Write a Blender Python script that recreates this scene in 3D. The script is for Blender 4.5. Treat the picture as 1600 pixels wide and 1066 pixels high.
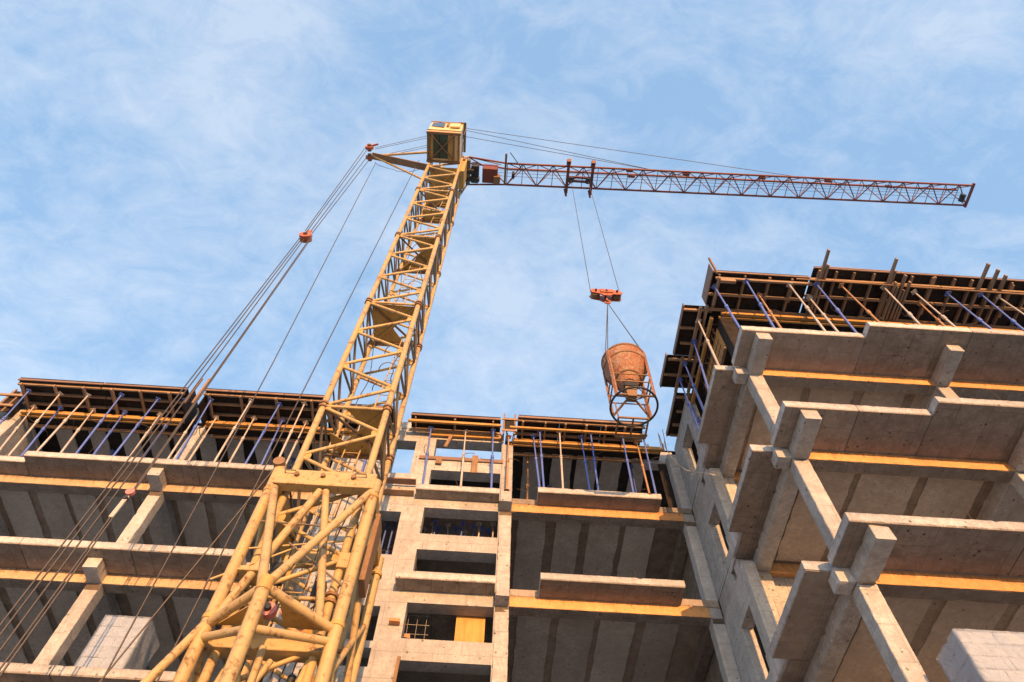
import bpy, math, random
from mathutils import Vector, Matrix
rnd = random.Random(11)
R = math.radians
scene = bpy.context.scene
for o in list(bpy.data.objects): bpy.data.objects.remove(o)

# ------------------------------------------------------------------ camera
cam = bpy.data.cameras.new('camera'); camo = bpy.data.objects.new('camera', cam)
scene.collection.objects.link(camo); scene.camera = camo
cam.sensor_width = 36; cam.lens = 24.68; cam.clip_start = .1; cam.clip_end = 2000
ROT = Matrix(((0.9979995, -0.06144546, -0.01488107), (-0.06076985, -0.86742619, -0.49384089), (0.01743605, 0.49375728, -0.86942494)))
camo.matrix_world = Matrix.Translation((0, 0, 1.7)) @ ROT.to_4x4()

# ------------------------------------------------------------------ sky, sun, exposure
SUN_EL, SUN_AZ = R(4.6), R(8)          # low evening sun behind the viewer, a little to the right
w = bpy.data.worlds.new('World'); scene.world = w; w.use_nodes = True
nt = w.node_tree; nt.nodes.clear()
def WN(t, **k):
    n = nt.nodes.new(t)
    for a, b in k.items(): setattr(n, a, b)
    return n
sky = WN('ShaderNodeTexSky', sky_type='NISHITA', sun_disc=False)
sky.sun_elevation = SUN_EL
sky.sun_rotation = math.pi - SUN_AZ
sky.air_density = 1.0; sky.dust_density = 1.2; sky.ozone_density = 1.6
tc = WN('ShaderNodeTexCoord'); sep = WN('ShaderNodeSeparateXYZ'); nt.links.new(tc.outputs['Generated'], sep.inputs[0])
def M_(op, a, b=None):
    n = WN('ShaderNodeMath', operation=op)
    for i, v in enumerate((a, b)):
        if v is None: continue
        if isinstance(v, (int, float)): n.inputs[i].default_value = v
        else: nt.links.new(v, n.inputs[i])
    return n.outputs[0]
den = M_('ADD', M_('MAXIMUM', sep.outputs[2], 0.0), .25)
cx = M_('DIVIDE', sep.outputs[0], den); cy = M_('DIVIDE', sep.outputs[1], den)
comb = WN('ShaderNodeCombineXYZ'); nt.links.new(cx, comb.inputs[0]); nt.links.new(cy, comb.inputs[1])
def cloud(scale, detail, rough, dist, off):
    mp = WN('ShaderNodeMapping'); mp.inputs['Location'].default_value = off; mp.inputs['Rotation'].default_value = (0, 0, R(35)); mp.inputs['Scale'].default_value = (1, 1.45, 1)
    nt.links.new(comb.outputs[0], mp.inputs[0])
    n = WN('ShaderNodeTexNoise'); n.inputs['Scale'].default_value = scale; n.inputs['Detail'].default_value = detail
    n.inputs['Roughness'].default_value = rough; n.inputs['Distortion'].default_value = dist
    nt.links.new(mp.outputs[0], n.inputs['Vector']); return n.outputs['Fac']
c1 = cloud(1.7, 8, .6, .4, (3.1, 1.7, 0)); c2 = cloud(5.2, 9, .66, .5, (7.3, 2.2, 0)); c3 = cloud(14, 8, .68, .8, (1.3, 8.2, 0))
cm = M_('ADD', M_('ADD', M_('MULTIPLY', c1, .40), M_('MULTIPLY', c2, .35)), M_('MULTIPLY', c3, .25))
ramp = WN('ShaderNodeValToRGB'); nt.links.new(cm, ramp.inputs[0])
ramp.color_ramp.elements[0].position = .43; ramp.color_ramp.elements[0].color = (.16, .16, .16, 1)
ramp.color_ramp.elements[1].position = .58; ramp.color_ramp.elements[1].color = (.80, .80, .80, 1)
mix = WN('ShaderNodeMix', data_type='RGBA'); nt.links.new(ramp.outputs[0], mix.inputs[0])
mix.inputs[6].default_value = (.86, 1.62, 2.72, 1)      # high thin haze in front of the blue
mix.inputs[7].default_value = (2.62, 2.9, 3.35, 1)        # cloud
skyg = WN('ShaderNodeMix', data_type='RGBA', blend_type='ADD'); skyg.inputs[0].default_value = 1.0
nt.links.new(mix.outputs[2], skyg.inputs[6]); nt.links.new(sky.outputs[0], skyg.inputs[7])
mix = skyg
bg = WN('ShaderNodeBackground'); bg.inputs[1].default_value = .12; nt.links.new(mix.outputs[2], bg.inputs[0])
wo = WN('ShaderNodeOutputWorld'); nt.links.new(bg.outputs[0], wo.inputs[0])
sl = bpy.data.lights.new('sun', 'SUN'); sl.energy = 3.8; sl.angle = R(.6); sl.color = (1.0, .51, .205)
so = bpy.data.objects.new('sun', sl); scene.collection.objects.link(so)
sd = Vector((math.sin(SUN_AZ) * math.cos(SUN_EL), -math.cos(SUN_AZ) * math.cos(SUN_EL), math.sin(SUN_EL)))
so.rotation_euler = sd.to_track_quat('Z', 'Y').to_euler(); so.location = sd * 60
vs = scene.view_settings; vs.view_transform = 'Standard'; vs.look = 'None'; vs.gamma = 1; vs.use_curve_mapping = False; vs.exposure = 0.95

# ------------------------------------------------------------------ materials
def mat(name): 
    m = bpy.data.materials.new(name); m.use_nodes = True; t = m.node_tree; t.nodes.clear()
    b = t.nodes.new('ShaderNodeBsdfPrincipled'); o = t.nodes.new('ShaderNodeOutputMaterial'); t.links.new(b.outputs[0], o.inputs[0])
    return m, t, b
class NT:
    def __init__(s, t): s.t = t
    def n(s, ty, **k):
        n = s.t.nodes.new(ty)
        for a, b in k.items(): setattr(n, a, b)
        return n
    def l(s, a, b): s.t.links.new(a, b)
    def pos(s, sc=(1, 1, 1), kind='W'):
        if kind == 'W': v = s.n('ShaderNodeNewGeometry').outputs['Position']
        else: v = s.n('ShaderNodeTexCoord').outputs['Object']
        mp = s.n('ShaderNodeMapping'); mp.inputs['Scale'].default_value = sc; s.l(v, mp.inputs[0]); return mp.outputs[0]
    def noise(s, v, sc, det=5, ro=.6, di=0):
        n = s.n('ShaderNodeTexNoise'); n.inputs['Scale'].default_value = sc; n.inputs['Detail'].default_value = det
        n.inputs['Roughness'].default_value = ro; n.inputs['Distortion'].default_value = di; s.l(v, n.inputs['Vector']); return n.outputs['Fac']
    def vor(s, v, sc, feat='F1'):
        n = s.n('ShaderNodeTexVoronoi', feature=feat); n.inputs['Scale'].default_value = sc; s.l(v, n.inputs['Vector']); return n.outputs['Distance']
    def ramp(s, v, p0, p1, c0=0., c1=1.):
        n = s.n('ShaderNodeMapRange'); n.clamp = True; s.l(v, n.inputs[0])
        for i, q in enumerate((p0, p1, c0, c1)): n.inputs[1 + i].default_value = q
        return n.outputs[0]
    def math(s, op, a, b):
        n = s.n('ShaderNodeMath', operation=op)
        for i, v in enumerate((a, b)):
            if isinstance(v, (int, float)): n.inputs[i].default_value = v
            else: s.l(v, n.inputs[i])
        return n.outputs[0]
    def mix(s, f, a, b, mode='MIX'):
        n = s.n('ShaderNodeMix', data_type='RGBA', blend_type=mode)
        for i, v in ((0, f), (6, a), (7, b)):
            if isinstance(v, (int, float)): n.inputs[i].default_value = v
            elif isinstance(v, tuple): n.inputs[i].default_value = v + (1,) if len(v) == 3 else v
            else: s.l(v, n.inputs[i])
        return n.outputs[2]
    def bump(s, b, h, st, d=.02):
        n = s.n('ShaderNodeBump'); n.inputs['Strength'].default_value = st; n.inputs['Distance'].default_value = d
        s.l(h, n.inputs['Height']); s.l(n.outputs[0], b.inputs['Normal'])
def tint(c, f): return tuple(min(1, x * f) for x in c)
def concrete(name, base, stain, streak=.5, stain_amt=.55, pores=.7, rust=.0, rough_bump=.5, drip=0., panel=0., light=.5, ax='z'):
    m, t, b = mat(name); N = NT(t); p = N.pos()
    big = N.noise(p, .7, 7, .66, .8); mid = N.noise(p, 3.6, 9, .72, .4); fine = N.noise(p, 30, 8, .78); grit = N.noise(p, 95, 3, .6)
    c = N.mix(N.ramp(big, .34, .66), tint(base, .74), tint(base, 1.2))
    lt = N.noise(N.pos((1, 1, 1.6)), 4.6, 10, .78, 1.0)
    c = N.mix(N.ramp(lt, .53, .70, 0, light), c, tint(base, 1.42))
    c = N.mix(N.ramp(mid, .46, .62, 0, stain_amt), c, stain)
    bl = N.noise(p, 1.5, 9, .7, 1.4); c = N.mix(N.ramp(bl, .54, .62, 0, stain_amt * .6), c, tint(stain, 1.25))
    st = N.noise(N.pos((9, 9, .5)), 1.0, 7, .7, .15)
    c = N.mix(N.ramp(st, .50, .74, 0, streak), c, tint(stain, .7))
    if rust:
        ru = N.noise(p, 1.9, 8, .72, .9)
        c = N.mix(N.ramp(ru, .52, .68, 0, rust), c, (.30, .135, .055))
    if drip:
        ge = N.n('ShaderNodeTexCoord'); sp = N.n('ShaderNodeSeparateXYZ'); N.l(ge.outputs['Generated'], sp.inputs[0])
        dn = N.noise(N.pos((13, 13, .3)), 1.0, 5, .7, .1)
        top = N.ramp(N.math('SUBTRACT', sp.outputs[2], N.ramp(dn, .3, .72, 1.05, .25)), 0, .22, 0, drip)
        c = N.mix(top, c, tint(stain, .35))
    if panel:
        gp = N.n('ShaderNodeNewGeometry'); sx = N.n('ShaderNodeSeparateXYZ'); N.l(gp.outputs['Position'], sx.inputs[0])
        cb_ = N.n('ShaderNodeCombineXYZ'); 
        if ax == 'z': N.l(N.math('ADD', sx.outputs[0], sx.outputs[1]), cb_.inputs[0]); N.l(sx.outputs[2], cb_.inputs[1])
        else: N.l(sx.outputs[1], cb_.inputs[0]); N.l(sx.outputs[0], cb_.inputs[1])
        br = N.n('ShaderNodeTexBrick'); br.inputs['Scale'].default_value = 1.0; br.inputs['Mortar Size'].default_value = .011; br.inputs['Brick Width'].default_value = 1.17; br.inputs['Row Height'].default_value = .61
        br.inputs['Color1'].default_value = (0, 0, 0, 1); br.inputs['Color2'].default_value = (.25, .25, .25, 1); br.inputs['Mortar'].default_value = (1, 1, 1, 1); N.l(cb_.outputs[0], br.inputs['Vector'])
        c = N.mix(N.math('MULTIPLY', br.outputs['Color'], N.ramp(mid, .35, .55, .35 * panel, panel)), c, tint(stain, .7))
    pit = N.noise(p, 11, 9, .8, .5); c = N.mix(N.ramp(pit, .40, .56, .6, 0), c, tint(base, .5)); c = N.mix(N.ramp(pit, .60, .72, 0, .4), c, tint(base, 1.4))
    c = N.mix(N.ramp(fine, .30, .72, .62, 0), c, tint(base, .5))
    c = N.mix(N.ramp(grit, .52, .75, 0, .35), c, tint(stain, .5))
    v1 = N.vor(p, 5.5); v2 = N.vor(p, 15); pm = N.ramp(N.noise(p, 1.6, 4), .45, .58)
    c = N.mix(N.math('MULTIPLY', N.ramp(v1, .10, .16, pores, 0), pm), c, tint(stain, .28))
    c = N.mix(N.math('MULTIPLY', N.ramp(v2, .12, .22, pores * .6, 0), pm), c, tint(stain, .4))
    oi = N.n('ShaderNodeObjectInfo'); c = N.mix(N.ramp(oi.outputs['Random'], 0, .5, .32, 0), c, tint(stain, 1.1)); c = N.mix(N.ramp(oi.outputs['Random'], .6, 1, 0, .22), c, tint(base, 1.3))
    N.l(c, b.inputs['Base Color']); b.inputs['Roughness'].default_value = .92
    b.inputs['Specular IOR Level'].default_value = .2
    h = N.math('ADD', N.math('MULTIPLY', mid, .9), N.math('ADD', N.math('MULTIPLY', fine, .5), N.ramp(v1, .05, .15, -.7, 0)))
    N.bump(b, h, rough_bump, .025)
    return m
def wood(name, base, dark, axis=0, sc=1.0):
    m, t, b = mat(name); N = NT(t)
    s = [22, 22, 22]; s[axis] = 1.4
    g = N.noise(N.pos(tuple(s)), 1 * sc, 6, .65, .6); bl = N.noise(N.pos(), 2.3, 5, .6)
    c = N.mix(N.ramp(g, .3, .72), dark, base); c = N.mix(N.ramp(bl, .45, .75, 0, .6), c, tint(dark, .7))
    oi = N.n('ShaderNodeObjectInfo'); c = N.mix(N.ramp(oi.outputs['Random'], 0, 1, 0, .5), c, tint(dark, .9))
    N.l(c, b.inputs['Base Color']); b.inputs['Roughness'].default_value = .8; N.bump(b, g, .35, .01); return m
def paint(name, base, worn, rust=(.16, .06, .025), amt=.5, rough=.5, sc=1.0, metal=0.):
    m, t, b = mat(name); N = NT(t); p = N.pos()
    a = N.noise(p, 1.6 * sc, 8, .68, .5); d = N.noise(p, 9 * sc, 7, .7, .4); f = N.noise(p, 40 * sc, 4, .6)
    c = N.mix(N.ramp(a, .35, .7), base, worn)
    c = N.mix(N.ramp(f, .4, .8, 0, .3), c, tint(worn, .6))
    rm = N.ramp(N.math('ADD', N.math('MULTIPLY', d, .65), N.math('MULTIPLY', a, .35)), .53, .62, 0, amt)
    c = N.mix(rm, c, rust); N.l(c, b.inputs['Base Color'])
    b.inputs['Metallic'].default_value = metal
    N.l(N.ramp(rm, 0, 1, rough, .9), b.inputs['Roughness']); N.bump(b, N.math('ADD', d, N.math('MULTIPLY', rm, -.5)), .25, .006); return m
def plain(name, c, rough=.6, metal=0., var=.25, sc=6):
    m, t, b = mat(name); N = NT(t); n = N.noise(N.pos(), sc, 6, .65)
    N.l(N.mix(N.ramp(n, .3, .7), tint(c, 1 - var), tint(c, 1 + var)), b.inputs['Base Color'])
    b.inputs['Roughness'].default_value = rough; b.inputs['Metallic'].default_value = metal; N.bump(b, n, .2, .01); return m
MT = {}
MT['frame'] = concrete('frame_concrete', (.57, .56, .55), (.27, .255, .24), .6, .6, .9, .10, .7, panel=.8)
MT['fascia'] = concrete('fascia_concrete', (.59, .58, .575), (.28, .265, .25), .55, .6, .9, .08, .7, drip=.45)
MT['beam'] = concrete('sun_tinted_beam_concrete', (.80, .43, .185), (.42, .23, .11), .4, .4, .8, .12, .5, drip=.7)  # orange evening sunlight painted into the base colour of grey concrete
MT['beam_pale_sun'] = concrete('pale_sun_tinted_concrete', (.68, .49, .33), (.36, .25, .165), .5, .45, .8, .12, .5, drip=.85)  # paler copy of the painted sunlight tint, for the left part
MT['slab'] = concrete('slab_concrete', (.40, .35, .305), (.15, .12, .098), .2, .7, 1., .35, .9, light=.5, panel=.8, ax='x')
MT['plank'] = concrete('plank_concrete', (.64, .595, .545), (.35, .30, .26), .3, .55, .7, .12, .7, light=.45)
MT['joint'] = concrete('joint_concrete', (.42, .35, .285), (.14, .11, .09), .2, .8, .9, .3, 1.0)
MT['wall'] = concrete('wall_concrete', (.575, .57, .56), (.275, .26, .245), .65, .65, 1., .12, .7, panel=.9)
MT['rough'] = concrete('rough_concrete', (.20, .16, .13), (.07, .055, .05), .2, .9, .9, .5, 1.0)
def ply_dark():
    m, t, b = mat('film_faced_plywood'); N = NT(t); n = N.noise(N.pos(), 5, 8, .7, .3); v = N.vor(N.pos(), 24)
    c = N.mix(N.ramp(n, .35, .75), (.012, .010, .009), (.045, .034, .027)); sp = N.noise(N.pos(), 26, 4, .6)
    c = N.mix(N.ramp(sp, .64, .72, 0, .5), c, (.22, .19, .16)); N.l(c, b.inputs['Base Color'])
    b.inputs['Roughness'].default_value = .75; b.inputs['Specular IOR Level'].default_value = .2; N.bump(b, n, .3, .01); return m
MT['ply'] = ply_dark()
MT['timx'] = wood('sawn_timber_long', (.47, .31, .19), (.23, .145, .09), 0)
MT['timy'] = wood('sawn_timber_cross', (.44, .30, .20), (.20, .13, .085), 1)
MT['timz'] = wood('sawn_timber_upright', (.36, .22, .12), (.17, .10, .06), 2)
MT['edge'] = wood('edge_board_wood', (.34, .22, .16), (.17, .10, .075), 0)
MT['ybeam'] = wood('yellow_formwork_timber', (.62, .34, .10), (.36, .19, .06), 0)
MT['yply'] = wood('yellow_plywood', (.62, .36, .11), (.45, .23, .06), 2, .6)
MT['blue'] = paint('blue_prop_paint', (.075, .14, .47), (.13, .19, .50), amt=.45, rough=.45, sc=2)
MT['galv'] = paint('galvanised_prop', (.50, .47, .44), (.38, .33, .29), (.23, .12, .06), .45, .5, 2)
MT['rustp'] = paint('rusty_prop', (.42, .25, .14), (.33, .17, .09), (.18, .08, .035), .6, .7, 2)
MT['yellow'] = paint('crane_yellow_paint', (.49, .345, .145), (.37, .27, .135), (.14, .065, .027), .92, .5)
MT['yellowdk'] = paint('crane_plate_paint', (.50, .315, .085), (.40, .24, .07), (.16, .075, .03), .5, .55)
MT['steeldk'] = paint('dark_brace_paint', (.20, .155, .10), (.12, .10, .085), (.10, .05, .03), .5, .6)
MT['cream'] = paint('cabin_cream_paint', (.74, .55, .28), (.68, .50, .25), (.28, .15, .06), .28, .45)
MT['brown'] = paint('cabin_frame_rust', (.26, .15, .075), (.18, .10, .055), (.10, .045, .02), .6, .7)
MT['green'] = paint('cabin_hatch_green', (.045, .085, .055), (.03, .055, .04), (.06, .04, .03), .3, .5)
MT['red'] = paint('jib_red_paint', (.19, .045, .032), (.13, .036, .03), (.07, .03, .026), .5, .55)
MT['orange'] = paint('hook_orange_paint', (.46, .13, .055), (.36, .10, .05), (.13, .05, .03), .8, .5, 1.6)
MT['skip0'] = paint('skip_orange_rust', (.44, .20, .11), (.40, .22, .14), (.34, .06, .035), .75, .75, .9)
def skip_mat():
    m, t, b = mat('cement_stained_skip'); N = NT(t); p = N.pos()
    a = N.noise(p, 2.2, 8, .7, .6); d = N.noise(N.pos((9, 9, 1.2)), 1, 8, .7, .3); f = N.noise(p, 22, 6, .7); g_ = N.noise(p, 5, 9, .75, .8)
    c = N.mix(N.ramp(a, .38, .64), (.31, .11, .05), (.40, .205, .12)); c = N.mix(N.ramp(d, .47, .62, 0, .75), c, (.22, .09, .05))
    c = N.mix(N.ramp(g_, .5, .58, 0, .8), c, (.36, .28, .22)); c = N.mix(N.ramp(f, .3, .6, .65, 0), c, (.10, .05, .035))
    N.l(c, b.inputs['Base Color']); b.inputs['Roughness'].default_value = .85; N.bump(b, N.math('ADD', N.math('MULTIPLY', g_, 1.0), f), .8, .02); return m
MT['skip'] = skip_mat()
MT['crust'] = concrete('dried_concrete', (.36, .30, .25), (.2, .16, .13), .3, .5, .4)
MT['rope'] = plain('steel_rope', (.10, .085, .075), .55, .5, .3, 30)
MT['iron'] = plain('dark_iron', (.035, .038, .042), .5, .4, .4, 8)
MT['rebar'] = plain('rebar_steel', (.075, .05, .04), .7, .4, .4, 20)
MT['pink'] = paint('pink_shackle_paint', (.70, .22, .20), (.55, .2, .17), amt=.35, sc=2)
MT['hose'] = plain('pale_hose', (.55, .48, .36), .5)
MT['brick'] = plain('clay_brick', (.50, .22, .10), .85, 0, .3, 14)
def wrap_mat():
    m, t, b = mat('shrink_wrap_film'); N = NT(t); n = N.noise(N.pos((2.2, 2.2, 9)), 1.3, 8, .7, .8); v = N.noise(N.pos((3, 3, 14)), 2.4, 5, .6, 1.5)
    N.l(N.mix(N.ramp(n, .35, .7), (.36, .40, .47), (.52, .56, .62)), b.inputs['Base Color']); b.inputs['Roughness'].default_value = .28
    b.inputs['Coat Weight'].default_value = .4; N.bump(b, N.math('ADD', n, v), .55, .03); return m
MT['wrap'] = wrap_mat()
def film_mat():
    m, t, b = mat('loose_film'); N = NT(t); n = N.noise(N.pos(), 4, 8, .7, 1.2)
    b.inputs['Base Color'].default_value = (.36, .41, .48, 1); b.inputs['Roughness'].default_value = .3; N.l(N.ramp(n, .35, .65, .25, .7), b.inputs['Alpha']); N.bump(b, n, .8, .03); return m
MT['film'] = film_mat()
def glass_mat():
    m, t, b = mat('cabin_glass'); b.inputs['Base Color'].default_value = (.10, .13, .16, 1); b.inputs['Roughness'].default_value = .05; b.inputs['Metallic'].default_value = .6; return m
MT['glass'] = glass_mat()
def ground_mat():
    m, t, b = mat('site_ground'); N = NT(t); a = N.noise(N.pos(), .25, 9, .65, .5); f = N.noise(N.pos(), 7, 6, .7)
    c = N.mix(N.ramp(a, .35, .68), (.50, .44, .37), (.64, .58, .50)); c = N.mix(N.ramp(f, .5, .8, 0, .5), c, (.32, .27, .21))
    N.l(c, b.inputs['Base Color']); b.inputs['Roughness'].default_value = .95; N.bump(b, f, .4, .03); return m
MT['ground'] = ground_mat()

# ------------------------------------------------------------------ mesh helpers
COL = scene.collection
class MB:
    def __init__(s): s.v = []; s.f = []; s.sm = []
    def add(s, vs, fs, smooth=False):
        k = len(s.v); s.v += [tuple(q) for q in vs]
        for f in fs: s.f.append(tuple(i + k for i in f)); s.sm.append(smooth)
        return s
    def box(s, x0, x1, y0, y1, z0, z1, ch=.008, jit=0.):
        if x1 < x0: x0, x1 = x1, x0
        ch = min(ch, (x1 - x0) * .3, (y1 - y0) * .3, (z1 - z0) * .3)
        c = Vector(((x0 + x1) / 2, (y0 + y1) / 2, (z0 + z1) / 2)); h = Vector(((x1 - x0) / 2, (y1 - y0) / 2, (z1 - z0) / 2))
        vs = []; idx = {}
        for sx in (-1, 1):
            for sy in (-1, 1):
                for sz in (-1, 1):
                    j = Vector((rnd.uniform(-jit, jit), rnd.uniform(-jit, jit), rnd.uniform(-jit, jit)))
                    for a in range(3):
                        d = [h.x - ch, h.y - ch, h.z - ch]; d[a] = h[a]
                        idx[(sx, sy, sz, a)] = len(vs); vs.append(c + Vector((sx * d[0], sy * d[1], sz * d[2])) + j)
        fs = []
        I = lambda sg, a: idx[(sg[0], sg[1], sg[2], a)]
        for a in range(3):
            u, w_ = (a + 1) % 3, (a + 2) % 3
            for sa in (-1, 1):
                q = []
                for su, sw in ((-1, -1), (1, -1), (1, 1), (-1, 1)):
                    sg = [0, 0, 0]; sg[a] = sa; sg[u] = su; sg[w_] = sw; q.append(I(sg, a))
                fs.append(tuple(q if sa > 0 else q[::-1]))
        for a in range(3):            # chamfers on the edges along axis a
            u, w_ = (a + 1) % 3, (a + 2) % 3
            for su in (-1, 1):
                for sw in (-1, 1):
                    A = [0, 0, 0]; A[a] = -1; A[u] = su; A[w_] = sw; B = list(A); B[a] = 1
                    q = [I(A, u), I(B, u), I(B, w_), I(A, w_)]; fs.append(tuple(q if su * sw < 0 else q[::-1]))
        for sx in (-1, 1):
            for sy in (-1, 1):
                for sz in (-1, 1):
                    q = [idx[(sx, sy, sz, a)] for a in range(3)]; fs.append(tuple(q if sx * sy * sz > 0 else q[::-1]))
        return s.add(vs, fs)
    def rbox(s, x0, x1, y0, y1, z0, z1, ch=.012, jit=.004, step=.09, chip=.022):
        d = (x1 - x0, y1 - y0, z1 - z0); a = max(range(3), key=lambda i: d[i]); u, w_ = (a + 1) % 3, (a + 2) % 3
        lo = (x0, y0, z0); hi = (x1, y1, z1); n = max(2, min(48, int(d[a] / step)))
        ch = min(ch, d[u] * .25, d[w_] * .25)
        prof = [(lo[u] + ch, lo[w_]), (hi[u] - ch, lo[w_]), (hi[u], lo[w_] + ch), (hi[u], hi[w_] - ch), (hi[u] - ch, hi[w_]), (lo[u] + ch, hi[w_]), (lo[u], hi[w_] - ch), (lo[u], lo[w_] + ch)]
        cu, cw = (lo[u] + hi[u]) / 2, (lo[w_] + hi[w_]) / 2; vs = []
        for i in range(n + 1):
            t = lo[a] + d[a] * i / n
            if 0 < i < n: t += rnd.uniform(-.3, .3) * d[a] / n
            for k in range(0, 8, 2):
                b_ = chip * rnd.random() ** 2 if rnd.random() < .06 else 0.
                for pu, pw in (prof[k - 1], prof[k]):
                    pu += rnd.gauss(0, jit * .5) + (b_ if pu < cu else -b_); pw += rnd.gauss(0, jit * .5) + (b_ if pw < cw else -b_)
                    q = [0, 0, 0]; q[a] = t; q[u] = pu; q[w_] = pw; vs.append(tuple(q))
        fs = [tuple(range(8))[::-1], tuple(range(8 * n, 8 * n + 8))]
        for i in range(n):
            for k in range(8): fs.append((i * 8 + k, i * 8 + (k + 1) % 8, (i + 1) * 8 + (k + 1) % 8, (i + 1) * 8 + k))
        return s.add(vs, fs)
    def tube(s, p, q, r, n=8, r2=None, cap=True):
        p, q = Vector(p), Vector(q); d = (q - p).normalized(); a = d.orthogonal().normalized(); b = d.cross(a)
        r2 = r if r2 is None else r2
        vs = [p + (a * math.cos(2 * math.pi * i / n) + b * math.sin(2 * math.pi * i / n)) * r for i in range(n)]
        vs += [q + (a * math.cos(2 * math.pi * i / n) + b * math.sin(2 * math.pi * i / n)) * r2 for i in range(n)]
        s.add(vs, [(i, (i + 1) % n, n + (i + 1) % n, n + i) for i in range(n)], True)
        if cap: s.add(vs, [tuple(range(n))[::-1], tuple(range(n, 2 * n))])
        return s
    def path(s, pts, r, n=6):
        pts = [Vector(p) for p in pts]; rings = []
        up = None
        for i, p in enumerate(pts):
            d = (pts[min(i + 1, len(pts) - 1)] - pts[max(i - 1, 0)]).normalized()
            if up is None: up = d.orthogonal().normalized()
            a = (up - d * up.dot(d)).normalized(); b = d.cross(a); up = a
            rings.append([p + (a * math.cos(2 * math.pi * k / n) + b * math.sin(2 * math.pi * k / n)) * r for k in range(n)])
        vs = [v for rg in rings for v in rg]; fs = []
        for i in range(len(pts) - 1):
            for k in range(n): fs.append((i * n + k, i * n + (k + 1) % n, (i + 1) * n + (k + 1) % n, (i + 1) * n + k))
        return s.add(vs, fs, True)
    def beam(s, p, q, wd, ht, up=(0, 0, 1), ch=.004):
        """rectangular bar from p to q, wd across, ht along up"""
        p, q = Vector(p), Vector(q); d = (q - p).normalized(); u = Vector(up); u = (u - d * u.dot(d)).normalized(); a = d.cross(u)
        m = MB(); L = (q - p).length; m.box(-wd / 2, wd / 2, 0, L, -ht / 2, ht / 2, ch)
        return s.add([p + a * v[0] + d * v[1] + u * v[2] for v in m.v], m.f)
    def plate(s, pts, n, th):
        """flat polygon pts thickened by th along n"""
        pts = [Vector(p) for p in pts]; n = Vector(n).normalized() * th; k = len(pts)
        vs = pts + [p + n for p in pts]
        return s.add(vs, [tuple(range(k))[::-1], tuple(range(k, 2 * k))] + [(i, (i + 1) % k, k + (i + 1) % k, k + i) for i in range(k)])
    def lathe(s, c, prof, n=24, smooth=True):
        c = Vector(c); vs = []
        for r, z in prof:
            for i in range(n):
                t = 2 * math.pi * i / n; vs.append(c + Vector((r * math.cos(t), r * math.sin(t), z)))
        fs = []
        for j in range(len(prof) - 1):
            for i in range(n): fs.append((j * n + i, j * n + (i + 1) % n, (j + 1) * n + (i + 1) % n, (j + 1) * n + i))
        return s.add(vs, fs, smooth)
    def mesh(s, name, m, off=(0, 0, 0)):
        me = bpy.data.meshes.new(name); o = Vector(off)
        me.from_pydata([tuple(Vector(v) - o) for v in s.v], [], s.f); me.materials.append(m)
        for p, k in zip(me.polygons, s.sm): p.use_smooth = k
        me.update(); return me
    def build(s, name, m, parent=None):
        off = Vector((0, 0, 0)); q = parent
        while q is not None: off += q.location; q = q.parent
        o = bpy.data.objects.new(name, s.mesh(name, MT[m] if isinstance(m, str) else m, off)); COL.objects.link(o)
        o.parent = parent; return o
def tag(o, label, cat, group=None, kind=None):
    if label: o['label'] = label
    if cat: o['category'] = cat
    if group: o['group'] = group
    if kind: o['kind'] = kind
    return o
def thing(name, loc, label, cat, group=None):
    o = bpy.data.objects.new(name, None); o.empty_display_size = .2; COL.objects.link(o); o.location = loc
    return tag(o, label, cat, group)
def copy_tree(o, parent=None):
    c = o.copy(); COL.objects.link(c); c.parent = parent
    for ch in list(o.children): copy_tree(ch, c)
    return c

# ------------------------------------------------------------------ ground
g = MB(); g.add([(-400, -400, 0), (400, -400, 0), (400, 400, 0), (-400, 400, 0)], [(0, 1, 2, 3)])
go = g.build('ground', 'ground'); go['kind'] = 'structure'

# ------------------------------------------------------------------ concrete building
BLD = thing('unfinished_building', (0, 14, 0), 'unfinished concrete frame building with stacked open floors around the crane', 'building')
S = [9.55 + 2.97 * k for k in range(-2, 3)]         # soffit of each floor slab
BD = .28; TH = .20; DECK = 18.42
YF = 12.7                                              # face of the long wing
def part(name, m, *a, ch=.012, jit=.004, par=None):
    if name in ('balcony_slab', 'beam', 'column', 'beam_end', 'cross_beam', 'parapet'): return MB().rbox(*a, ch, jit).build(name, m, par or BLD)
    return MB().box(*a, ch, jit).build(name, m, par or BLD)
def balcony(x0, x1, y0, y1, z0, z1):
    o = part('balcony_slab', 'fascia', x0, x1, y0, y1, z0 + .02, z1)
    MB().box(x0 + .006, x1 - .006, y0 + .008, y1 - .002, z0, z0 + .019, .004, .002).build('soffit_panel', 'slab', o)
    return o
def edge_beam(x0, x1, y0, y1, z0, z1, fm='beam'):
    o = part('beam', 'slab', x0, x1, y0, y1, z0, z1)
    n = max(1, round((x1 - x0) / 4.3))
    for a, c in split(x0 + .004, x1 - .004, n, .004): MB().rbox(a, c, y0 - .011, y0 - .0005, z0 + .003, z1 - .002, .003, .003, .12, .006).build('sun_tinted_face', fm, o)  # thin front skin that carries the painted sunlight colour
    return o
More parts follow.
